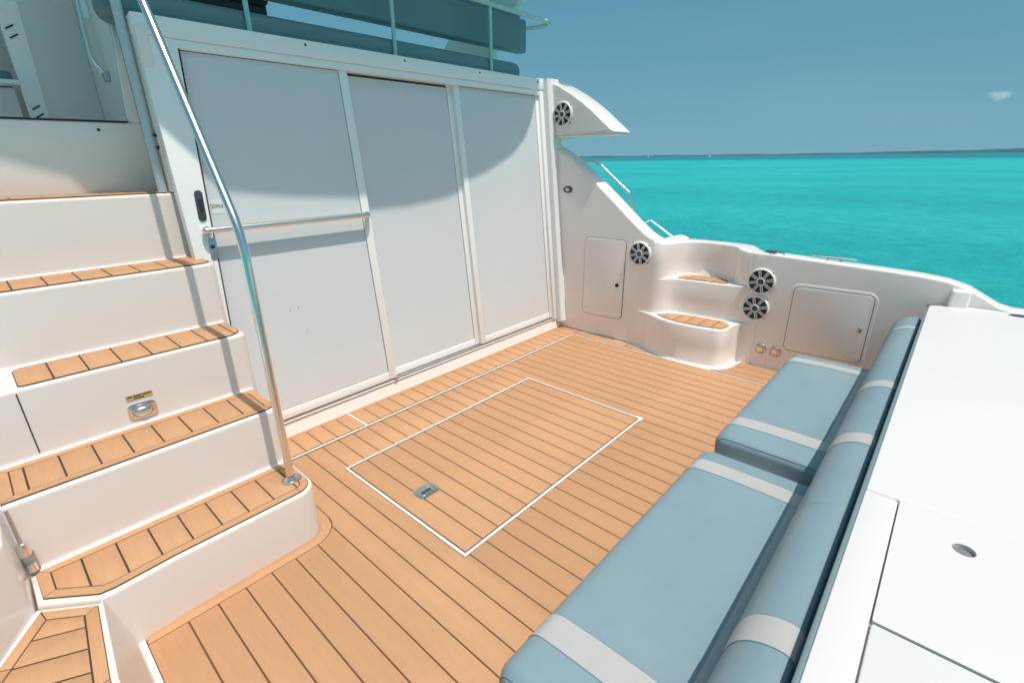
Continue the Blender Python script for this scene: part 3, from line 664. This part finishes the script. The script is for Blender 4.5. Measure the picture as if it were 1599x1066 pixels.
# hardtop (casts the curved shade on the doors) with its two legs
ht = thing('hardtop', 'white flybridge hardtop overhead, only its slanted leg showing at the top', 'hardtop', (2.0, 3.5, 2.16))
tE = math.tan(R(ELEV))
he = [(-0.15, 2.75), (-0.1, 2.45), (0.0, 2.25)]+[(x, y-(4.2-z)/tE) for x, y, z in ((0.195, 3.175, 1.54), (0.415, 3.175, 1.46), (0.70, 3.02, 1.37), (0.959, 2.878, 1.346), (1.287, 2.874, 1.299), (1.734, 2.87, 1.265), (2.134, 2.87, 1.265), (2.491, 2.874, 1.299), (2.911, 2.885, 1.406), (3.234, 2.898, 1.537), (3.40, 2.91, 1.66), (3.497, 2.924, 1.791), (3.60, 2.94, 2.02), (3.68, 2.96, 2.4))]+[(3.93, 2.6)]
O('roof', prism(he+[(3.95, 6.5), (-0.15, 6.5)], 4.2, 4.29, 'z', 0.03, 3), 'gel', ht)
for x in (3.84, -0.1):
    O('leg', prism([(4.9, 2.12), (4.05, 2.12), (2.05, 4.22), (2.75, 4.22)], x, x+0.11, 'x', 0.03, 3), 'gel', ht)

# ================================================================== STARBOARD BULWARK
bw = thing('bulwark', 'white moulded starboard bulwark sweeping down from the cabin to the stern', 'bulwark', (3.9, 1.4, 0))
WX = 3.72
topc = [(3.02, 1.71), (2.945, 1.683), (2.801, 1.627), (2.66, 1.552), (2.495, 1.443), (2.32, 1.303), (2.189, 1.20), (1.997, 1.043), (1.90, 0.972), (1.845, 0.94), (1.80, 0.922)]
O('fore_wall', prism([(3.02, -0.004)]+topc+[(1.80, -0.004)], WX, 3.89, 'x', 0.022, 5, 'caps'), 'gel', bw, angle=60)
NC = 91
cLow = cat([(3.7195, 1.98), (3.7195, 1.93), (3.712, 1.875), (3.69, 1.80), (3.655, 1.73), (3.625, 1.66), (3.606, 1.57), (3.600, 1.47), (3.606, 1.36), (3.622, 1.26), (3.645, 1.185), (3.69, 1.148), (3.76, 1.140), (3.84, 1.135), (3.895, 1.12), (3.918, 1.085), (3.9285, 1.04), (3.9285, 1.0)], NC)
cMid = cat([(3.7195, 1.98), (3.7195, 1.90), (3.7197, 1.83), (3.721, 1.79), (3.728, 1.76), (3.745, 1.733), (3.772, 1.708), (3.805, 1.685), (3.838, 1.655), (3.860, 1.61), (3.872, 1.55), (3.880, 1.47), (3.888, 1.38), (3.898, 1.29), (3.910, 1.21), (3.920, 1.13), (3.9285, 1.06), (3.9285, 1.0)], NC)
cUp = cat([(3.7195, 1.98), (3.7195, 1.90), (3.7197, 1.83), (3.721, 1.79), (3.730, 1.758), (3.755, 1.733), (3.80, 1.718), (3.87, 1.707), (3.95, 1.695), (4.03, 1.665), (4.08, 1.61), (4.10, 1.53), (4.10, 1.43), (4.085, 1.34), (4.04, 1.27), (3.975, 1.215), (3.935, 1.13), (3.9285, 1.0)], NC)
cOut = [Vector((3.872, p.y)) if p.y > 1.80 else Vector((4.065+0.15*max(0, min(1, (p.y-1.08)/0.1)), p.y)) for p in cUp]
def rimz(i):
    p = cUp[i]; L = (p.x-3.7195)
    if p.y > 1.69: return 0.886+0.030*max(0, 1-L/0.10)**1.5
    return 0.886-0.014*max(0, min(1, (1.26-p.y)/0.16))
def mixc(a_, b2, t_): return [p*(1-t_)+q*t_ for p, q in zip(a_, b2)]
rows = [(-0.004, mixc(cLow, cMid, -0.10)), (0.002, mixc(cLow, cMid, -0.075)), (0.010, mixc(cLow, cMid, -0.03)), (0.025, cLow), (0.16, cLow), (0.300, cLow), (0.308, mixc(cLow, cMid, 0.012)), (0.3125, mixc(cLow, cMid, 0.035)), (0.314, mixc(cLow, cMid, 0.07)),
        (0.314, mixc(cLow, cMid, 0.5)), (0.314, mixc(cLow, cMid, 0.92)), (0.3165, mixc(cLow, cMid, 0.96)), (0.322, mixc(cLow, cMid, 0.985)), (0.332, cMid), (0.45, cMid), (0.592, cMid), (0.600, mixc(cMid, cUp, 0.015)), (0.604, mixc(cMid, cUp, 0.045)), (0.605, mixc(cMid, cUp, 0.09)),
        (0.605, mixc(cMid, cUp, 0.5)), (0.605, mixc(cMid, cUp, 0.90)), (0.608, mixc(cMid, cUp, 0.95)), (0.614, mixc(cMid, cUp, 0.985)), (0.624, cUp), (0.74, cUp)]
verts = []; n_ = NC
def clampx(p): return p.x
for z, cc in rows: verts += [(p.x, p.y, z) for p in cc]
for dz, dt in ((0.018, 0), (0.008, 0.02), (0.002, 0.07), (0.0, 0.14), (0.0, 0.86), (0.003, 0.95), (0.010, 1.0)):
    verts += [(q.x, q.y, rimz(i)-dz) for i, q in enumerate(mixc(cUp, cOut, dt))]
verts += [(q.x, q.y, 0.2) for q in cOut]
nr_ = len(verts)//n_
O('recess', BM(verts, [[i*n_+k, i*n_+k+1, (i+1)*n_+k+1, (i+1)*n_+k] for i in range(nr_-1) for k in range(n_-1)]), 'gel', bw, angle=75)
pad(rpoly([(3.715, 1.73), (3.655, 1.62), (3.628, 1.50), (3.632, 1.36), (3.668, 1.165), (3.80, 1.158), (3.865, 1.23), (3.853, 1.42), (3.845, 1.52), (3.80, 1.645)], [0.01, 0.06, 0.1, 0.1, 0.06, 0.02, 0.05, 0, 0.06, 0.03], 5), 0.314, bw, 'tread', 0, [], extra_y=[1.25, 1.35, 1.45, 1.55, 1.65])
pad(rpoly([(3.872, 1.65), (3.893, 1.50), (3.92, 1.26), (4.02, 1.285), (4.07, 1.36), (4.075, 1.54), (4.02, 1.64)], [0.02, 0, 0.02, 0.03, 0.05, 0.05, 0.03], 5), 0.605, bw, 'tread', 0, [], extra_y=[1.37, 1.47, 1.57])
sheer = [(1.12, 0.8695), (0.9, 0.868), (0.59, 0.856), (0.3, 0.845), (0.1, 0.835), (-0.03, 0.82), (-0.13, 0.79), (-0.21, 0.745), (-0.28, 0.705), (-0.34, 0.69), (-0.6, 0.686), (-1.2, 0.684)]
O('aft_wall', prism([(1.12, -0.004)]+sheer+[(-1.2, -0.004)], 3.93, 4.07, 'x', 0.016, 4, 'caps'), 'gel', bw, angle=60)
O('rub_rail', prism([(y, z-0.05) for y, z in sheer]+[(-1.2, 0.3), (1.12, 0.3)], 4.07, 4.10, 'x', 0.01, 3, 'caps'), 'gel', bw, angle=60)
O('topside', prism([(4.13, 0.80), (4.20, 0.78), (4.19, 0.2), (4.02, -1.6), (3.6, -1.6), (3.95, -0.1)], 1.25, 9.0, 'y', 0.02, 2), 'gel', bw)
O('side_deck', prism([(3.892, 0.85), (4.26, 0.84), (4.24, 0.70), (3.892, 0.70)], 1.80, 9.0, 'y', 0.008, 2), 'gel', bw)
O('aft_topside', prism([(4.10, 0.28), (4.10, -0.2), (3.95, -1.6), (3.5, -1.6), (3.931, -0.05), (3.931, 0.28)], -1.2, 0.998, 'y'), 'gel', bw)

def rface(poly, x, d, bev=0.002, seg=2): return prism(poly, x-d, x, 'x', bev, seg, 'caps')
def locker(name, label, x, y0, y1, z0, z1, slant, rimw, knobyz, kmat):
    r = thing(name, label, 'locker', (x, (y0+y1)/2, z0))
    P = lambda g: rpoly([(y0-g, z0-g), (y1+g, z0-g+slant), (y1+g, z1+g), (y0-g, z1+g+0.004)], 0.04+g, 7)
    if rimw: O('rim', rface(P(rimw), x, 0.006, 0.004, 3), 'gel', r)
    e = 0.006 if rimw else 0
    O('gasket', rface(P(0.0045), x-e, 0.0012, 0), 'darkplastic', r)
    O('panel', rface(P(0.0), x-e-0.001, 0.006, 0.003, 3), 'gel', r)
    O('knob', lathe([(0, 0.010), (0.010, 0.0095), (0.0165, 0.006), (0.018, 0)], 20, Matrix.Translation((x-e-0.007, *knobyz)) @ Matrix.Rotation(R(-90), 4, 'Y')), kmat, r)
    return r
locker('storage_locker', 'tall white locker door with black knob in the bulwark near the sliding doors', WX, 2.055, 2.462, 0.20, 0.888, -0.012, 0, (2.115, 0.50), 'black')
locker('storage_locker', 'wide white locker door with raised rim and pale knob above the far seat', 3.93, 0.305, 0.785, 0.19, 0.662, -0.01, 0.022, (0.352, 0.425), 'steel2')

SPK = {}
def speaker(x, y, z, rad, label, spin=0.0):
    r = thing('speaker', label, 'speaker', (x, y, z), 'round speakers on the starboard side', (0, R(-90), 0)); r.scale = (rad, rad, rad)
    def part(n, mk, mat):
        if n not in SPK:
            o = O(n, mk(), mat, r, True); SPK[n] = (o.data, o.location.copy())
        else:
            me, l = SPK[n]; o = bpy.data.objects.new(n, me); COL.objects.link(o); o.parent = r; o.location = l
        return o
    part('rim', lambda: lathe([(1.0, 0.0), (1.02, 0.10), (0.99, 0.20), (0.94, 0.24), (0.885, 0.22), (0.87, 0.12), (0.87, 0.01)], 48), 'spkwhite')
    part('cone', lambda: lathe([(0, 0.02), (0.25, 0.015), (0.75, 0.10), (0.83, 0.13), (0.875, 0.10), (0.875, 0.0)], 40), 'cone')
    part('hub', lambda: lathe([(0, 0.30), (0.12, 0.29), (0.20, 0.25), (0.215, 0.16)], 28), 'darkplastic')
    part('hub_ring', lambda: lathe([(0.215, 0.16), (0.222, 0.275), (0.25, 0.285), (0.285, 0.26), (0.29, 0.17), (0.215, 0.16)], 32), 'spkwhite')
    def grille():
        bms = []
        for k in range(8):
            for s in (-1, 1):
                bm = box(0.27, 0.90, -0.033+s*0.065, 0.033+s*0.065, 0.17, 0.245, 0.01, 1); bm.transform(Matrix.Rotation(2*math.pi*(k+0.3)/8, 4, 'Z')); bms.append(bm)
        return join(*bms)
    part('grille', grille, 'spkwhite')
    def tabs():
        bms = []
        for k in range(4):
            bm = lathe([(0, 0.12), (0.05, 0.11), (0.06, 0.0)], 12, Matrix.Translation((1.0*math.cos(math.pi/4+k*math.pi/2), 1.0*math.sin(math.pi/4+k*math.pi/2), 0))); bms.append(bm)
        return join(*bms)
    part('screw_tabs', tabs, 'darkplastic')
speaker(WX, 1.918, 0.80, 0.098, 'round white-spoked speaker beside the tall locker door')
speaker(3.93, 1.015, 0.664, 0.098, 'upper of two stacked round speakers aft of the bulwark steps')
speaker(3.93, 1.025, 0.455, 0.098, 'lower of two stacked round speakers aft of the bulwark steps')
speaker(WX-0.008, 2.735, 1.897, 0.098, 'round speaker high on the pointed fairing beside the doors')
for i, (y, z) in enumerate(((0.942, 0.137), (0.837, 0.139))):
    r = thing('deck_fitting', ['round stainless through fitting with square insert, left of a pair low on the bulwark', 'round stainless through fitting nearer the far seat, right of a pair'][i], 'fitting', (3.93, y, z), 'round stainless fittings low on the bulwark', (0, R(-90), 0))
    O('flange', lathe([(0, 0.004), (0.030, 0.006), (0.040, 0.004), (0.043, 0.0)], 28), 'steel2', r, True)
    O('insert', box(-0.017, 0.017, -0.017, 0.017, 0.004, 0.012, 0.002), 'steel', r, True)
    for k in range(4): O('screw', lathe([(0, 0.009), (0.005, 0.006)], 8, Matrix.Translation((0.033*math.cos(k*math.pi/2+0.6), 0.033*math.sin(k*math.pi/2+0.6), 0))), 'darkplastic', r, True)
r = thing('courtesy_light', 'small oval courtesy light on the bulwark below the fairing', 'light', (WX, 2.671, 1.285), None, (0, R(-90), 0))
def ell(prof, sx, sy):
    bm = lathe(prof, 28)
    for q in bm.verts: q.co.x *= sx; q.co.y *= sy
    return bm
O('bezel', ell([(0.0, 0.006), (0.6, 0.012), (0.9, 0.010), (1.0, 0.0)], 0.030, 0.050), 'darkplastic', r, True)
O('lens', ell([(0, 0.020), (0.6, 0.018), (1, 0.011)], 0.016, 0.026), 'steel2', r, True)

# fairing (wing) above the bulwark
wg = thing('fairing', 'pointed white fairing with speaker at the end of the door header', 'fairing', (3.9, 2.7, 1.74))
curve = [(3.05, 2.205), (2.99, 2.195), (2.90, 2.165), (2.80, 2.125), (2.68, 2.062), (2.546, 1.980), (2.44, 1.905), (2.34, 1.825), (2.26, 1.765), (2.235, 1.742)]
O('shell', prism([(3.05, 1.738)]+curve, WX-0.008, 3.99, 'x', 0.028, 5, 'caps'), 'gel', wg, angle=60)
O('trim_strip', tube(path([(3.707, 2.96, 1.744), (3.707, 2.29, 1.744), (3.722, 2.243, 1.744)], 0.04), 0.0075, 10), 'steel', wg)
O('underside', prism(rpoly([(3.72, 2.96), (3.72, 2.30), (3.76, 2.25), (3.98, 2.25), (3.98, 2.96)], 0.02, 4), 1.715, 1.737, 'z', 0.004, 2), 'gel', wg)
for y, z in ((2.89, 2.03), (2.865, 1.99), (2.87, 1.80)):
    O('screw', lathe([(0, 0.003), (0.006, 0.0015), (0.0075, 0)], 10, Matrix.Translation((WX-0.008, y, z)) @ Matrix.Rotation(R(-90), 4, 'Y')), 'darkplastic', wg)
o = O('metal_bracket', box(3.69, 3.718, 2.885, 2.94, 1.655, 1.70, 0.005), 'steel2'); tag(o, 'small metal bracket under the fairing by the door corner post', 'bracket')
o = O('metal_bracket', box(3.69, 3.7115, 2.915, 2.955, 2.105, 2.135, 0.004), 'steel2'); tag(o, 'small metal bracket at the top of the door corner post', 'bracket')

# outside handrails
ro = thing('side_rail', 'bent stainless rail outside the sloping bulwark', 'rail', (4.1, 2.5, 1.0))
O('tube', tube(path([(4.1, 3.2, 1.55), (4.1, 2.66, 1.512), (4.1, 2.58, 1.48), (4.1, 2.275, 1.25), (4.1, 2.22, 1.135), (4.1, 2.215, 0.99)], 0.06), 0.0125, 12), 'steel', ro)
O('lower_tube', tube(path([(4.11, 2.62, 1.40), (4.11, 2.30, 1.15), (4.11, 2.23, 1.06)], 0.03), 0.006, 8), 'steel', ro)
rl = thing('side_rail', 'thin stainless rail low behind the bulwark near the recessed steps', 'rail', (4.1, 1.9, 0.95))
O('tube', tube(path([(4.1, 2.10, 1.00), (4.1, 2.05, 1.03), (4.1, 1.80, 0.885), (4.1, 1.78, 0.86)], 0.02), 0.008, 10), 'steel', rl)
# fittings on the coaming
r = thing('rod_holder', 'dark flush rod holder cap on the coaming above the stacked speakers', 'rod holder', (4.0, 0.985, 0.871))
O('cap', ell([(0, 0.016), (0.7, 0.014), (1, 0.004), (1.05, 0.0)], 0.035, 0.06), 'darkplastic', r, True)
O('flange', ell([(0.9, 0.005), (1.1, 0.003), (1.18, -0.001)], 0.036, 0.066), 'steel2', r, True)
r = thing('mooring_cleat', 'twin-horned stainless mooring cleat on the aft coaming', 'cleat', (4.02, 0.60, 0.854)); r.scale = (1, 1, 0.72)
O('horn', tube([(0, -0.135, 0.028), (0, -0.10, 0.034), (0, -0.05, 0.038), (0, 0.05, 0.038), (0, 0.10, 0.036), (0, 0.135, 0.032)], [0.005, 0.007, 0.009, 0.009, 0.007, 0.005], 10), 'steel', r, True)
for s in (-1, 1): O('leg', tube([(0, s*0.04, -0.002), (0, s*0.04, 0.036)], [0.013, 0.008], 12), 'steel', r, True)
O('buttress', prism(rpoly([(3.845, -0.055), (3.9285, -0.05), (3.9285, -0.15), (3.865, -0.14)], 0.012, 4), 0.40, 0.785, 'z', 0.012, 3, 'a1'), 'gel', bw)
r = O('deck_stud', lathe([(0, 0.008), (0.007, 0.006), (0.009, 0)], 12, Matrix.Translation((3.93, 0.035, 0.66)) @ Matrix.Rotation(R(-90), 4, 'Y')), 'steel2'); tag(r, 'tiny steel stud on the bulwark beside the console corner', 'stud')

# ================================================================== TRANSOM CONSOLE AND SEAT
ZC = 0.685
co = thing('transom_console', 'broad white stern console with lids behind the blue seat', 'console', (2.0, -0.4, 0))
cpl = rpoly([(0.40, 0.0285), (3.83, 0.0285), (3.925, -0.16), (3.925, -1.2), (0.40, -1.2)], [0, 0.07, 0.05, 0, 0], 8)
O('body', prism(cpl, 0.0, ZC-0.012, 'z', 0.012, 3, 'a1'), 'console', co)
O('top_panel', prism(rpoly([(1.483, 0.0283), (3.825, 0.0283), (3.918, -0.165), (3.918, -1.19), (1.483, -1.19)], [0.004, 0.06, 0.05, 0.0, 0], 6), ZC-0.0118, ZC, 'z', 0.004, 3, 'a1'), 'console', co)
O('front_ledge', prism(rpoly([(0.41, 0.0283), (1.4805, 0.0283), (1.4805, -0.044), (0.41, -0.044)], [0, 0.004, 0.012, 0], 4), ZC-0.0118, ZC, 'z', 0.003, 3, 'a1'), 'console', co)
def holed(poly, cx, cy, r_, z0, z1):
    bm = bmesh.new(); N = len(poly)
    ot = [bm.verts.new((p[0], p[1], z1)) for p in poly]; ob = [bm.verts.new((p[0], p[1], z0)) for p in poly]
    ring = [(cx+r_*math.cos(2*math.pi*k/28), cy+r_*math.sin(2*math.pi*k/28)) for k in range(28)]
    it = [bm.verts.new((*p, z1)) for p in ring]; ib = [bm.verts.new((*p, z0)) for p in ring]
    es = [bm.edges.new((l[i], l[(i+1) % len(l)])) for l in (ot, it) for i in range(len(l))]
    bmesh.ops.triangle_fill(bm, edges=es, use_beauty=True)
    for a_, b2 in ((ot, ob), (it, ib)):
        for i in range(len(a_)): j = (i+1) % len(a_); bm.faces.new([a_[i], a_[j], b2[j], b2[i]])
    return bm
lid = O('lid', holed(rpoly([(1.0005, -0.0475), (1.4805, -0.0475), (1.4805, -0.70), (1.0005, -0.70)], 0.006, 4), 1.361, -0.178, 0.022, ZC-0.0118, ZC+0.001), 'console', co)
O('finger_cup', lathe([(0, 0.0015), (0.019, 0.0015), (0.0222, 0.0015)], 24, Matrix.Translation((1.361, -0.178, ZC-0.0118))), 'cupshade', lid)
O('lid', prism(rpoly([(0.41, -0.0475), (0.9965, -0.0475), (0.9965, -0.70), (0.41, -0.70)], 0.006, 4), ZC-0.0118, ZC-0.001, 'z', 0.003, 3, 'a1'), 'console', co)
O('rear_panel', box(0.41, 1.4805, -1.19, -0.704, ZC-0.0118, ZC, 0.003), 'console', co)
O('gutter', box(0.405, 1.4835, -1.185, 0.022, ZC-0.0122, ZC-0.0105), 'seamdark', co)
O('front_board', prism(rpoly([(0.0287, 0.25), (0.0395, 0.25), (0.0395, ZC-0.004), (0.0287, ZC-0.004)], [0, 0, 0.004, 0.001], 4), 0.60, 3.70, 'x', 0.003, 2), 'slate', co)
r = thing('rod_holder', 'grey oval rod holder at the right edge of the white stern top', 'rod holder', (3.865, -0.37, ZC))
O('flange', ell([(0, 0.003), (0.8, 0.004), (1, 0.0)], 0.03, 0.05), 'darkplastic', r, True)

sb_ = O('transom_bench', box(0.64, 3.36, 0.05, 0.57, 0.0, 0.221, 0.02, 3), 'gel'); tag(sb_, 'white moulded bench under the blue seat cushions', 'bench')
SY0, SY1 = 0.14, 0.625
def cushion(x0, x1, label, zt):
    r = thing('seat_cushion', label, 'cushion', ((x0+x1)/2, (SY0+SY1)/2, 0.222), 'blue striped seat cushions')
    yc, hw = (SY0+SY1)/2, (SY1-SY0)/2; zb = 0.222; hh = (zt-zb)/2; zc = (zt+zb)/2; er = 0.05
    def prof(e, off=0.0, x=None):
        a_, b_ = hw-e+off, hh-e*0.8+off; r_ = max(0.006, 0.055-e+off)
        pts = rrect(-a_, a_, -b_, b_, min(r_, b_*0.98), 8); o = []
        u = 0 if x is None else max(-1, min(1, (x-(x0+x1)/2)/((x1-x0)/2)))
        # subdivide the flat top so that it can crown
        full = []
        for i in range(len(pts)):
            a, c = pts[i], pts[(i+1) % len(pts)]; full.append(a)
            if abs(a[0]-c[0]) > 0.1:
                for k in range(1, 12): full.append((a[0]+(c[0]-a[0])*k/12, a[1]))
        for p in full:
            s = p[0]/hw; cr = 0.016*(1-min(1, abs(s))**2.5)*(1-abs(u)**4) if p[1] > 0 else 0
            o.append((p[0], p[1]+cr))
        return o
    def xs_e():
        l = []
        for k in range(9): s = R(90)*k/8; l.append((x0+er*(1-math.cos(s)), er*(1-math.sin(s))))
        for k in range(1, 24): l.append((x0+er+(x1-x0-2*er)*k/24, 0))
        for k in range(8, -1, -1): s = R(90)*k/8; l.append((x1-er*(1-math.cos(s)), er*(1-math.sin(s))))
        return l
    O('pad', loft([[(x, yc+p[0], zc+p[1]) for p in prof(e, 0, x)] for x, e in xs_e()]), 'blue', r, angle=60)
    def band(a, b_, mat='stripe', nm='stripe'):
        xs_ = [a+(b_-a)*k/4 for k in range(5)]
        O(nm, loft([[(x, yc+p[0], zc+p[1]) for p in prof(0, 0.0012, x)] for x in xs_]), mat, r, angle=60)
    wdt = 0.088
    sa = x0+0.14; sb2 = x1-0.11-wdt
    band(sa, sa+wdt); band(sb2, sb2+wdt)
    for xx in (sa, sa+wdt, sb2, sb2+wdt):
        O('seam', loft([[(x, yc+p[0], zc+p[1]) for p in prof(0, 0.0015, x)] for x in (xx-0.0012, xx+0.0012)]), 'slate', r, angle=60)
    # grey back strip between the cross stripes, on the rear of the top
    rings = []
    for k in range(15):
        x = sa+wdt+(sb2-sa-wdt)*k/14; p = [q for q in prof(0, 0.0013, x)]
        sel = [q for q in p if q[0] < -hw+0.096 and q[1] > 0]; sel.sort(key=lambda q: (q[0], q[1]))
        rings.append([(x, yc+q[0], zc+q[1]) for q in sel])
    n = len(rings[0]); v = [q for g in rings for q in g]; f = [[i*n+k, i*n+k+1, (i+1)*n+k+1, (i+1)*n+k] for i in range(14) for k in range(n-1)]
    O('back_stripe', BM(v, f), 'stripe', r, angle=80)
    # welt seams at both ends
    for x, e in ((x0+0.012, er*(1-math.sqrt(max(0, 1-(1-0.012/er)**2)))), (x1-0.012, er*(1-math.sqrt(max(0, 1-(1-0.012/er)**2))))):
        ring = [(x, yc+p[0], zc+p[1]) for p in prof(e, 0.0005, x)]
        O('welt', tube(ring+[ring[0]], 0.0028, 8, False), 'blue', r)
    return r
cushion(0.60, 1.937, 'nearer blue seat cushion with two light grey cross stripes', 0.36)
cushion(2.06, 3.40, 'farther blue seat cushion with two light grey cross stripes, by the locker', 0.36)
def backc(x0, x1, label, stripes):
    r = thing('back_cushion', label, 'cushion', ((x0+x1)/2, 0.1, 0.40), 'blue striped back cushions')
    key = [(0.0415, 0.40), (0.058, 0.365), (0.11, 0.362), (0.155, 0.367), (0.176, 0.395), (0.180, 0.44), (0.179, 0.495), (0.172, 0.545), (0.157, 0.585), (0.134, 0.610), (0.106, 0.625), (0.078, 0.631), (0.057, 0.628), (0.0445, 0.614), (0.0415, 0.58), (0.0415, 0.48)]
    base = [tuple(q) for q in cat(key+[key[0]], 80)][:-1]; er = 0.003
    def prof(e, off=0): 
        return inset(base, e-off)
    l = []
    for k in range(8): s = R(90)*k/7; l.append((x0+er*(1-math.cos(s)), er*(1-math.sin(s))*0.7))
    for k in range(1, 16): l.append((x0+er+(x1-x0-2*er)*k/16, 0))
    for k in range(7, -1, -1): s = R(90)*k/7; l.append((x1-er*(1-math.cos(s)), er*(1-math.sin(s))*0.7))
    O('pad', loft([[(x, *p) for p in prof(e)] for x, e in l]), 'blue', r, angle=60)
    for a, b_ in stripes: O('stripe', loft([[(a+(b_-a)*k/3, *p) for p in prof(0, 0.0012)] for k in range(4)]), 'stripe', r, angle=60)
    for xx in [q for ab in stripes for q in ab]: O('seam', loft([[(x, *p) for p in prof(0, 0.0015)] for x in (xx-0.0012, xx+0.0012)]), 'slate', r, angle=60)
    for x in (x0+0.004, x1-0.004):
        ring = [(x, *p) for p in prof(0.001)]; O('welt', tube(ring+[ring[0]], 0.0016, 8, False), 'blue', r)
backc(0.58, 1.434, 'nearer blue roll back cushion with one broad grey stripe', [(0.862, 0.945)])
backc(1.4335, 3.70, 'longer farther blue roll back cushion with grey stripes', [(1.855, 1.94), (2.43, 2.515), (3.42, 3.475)])
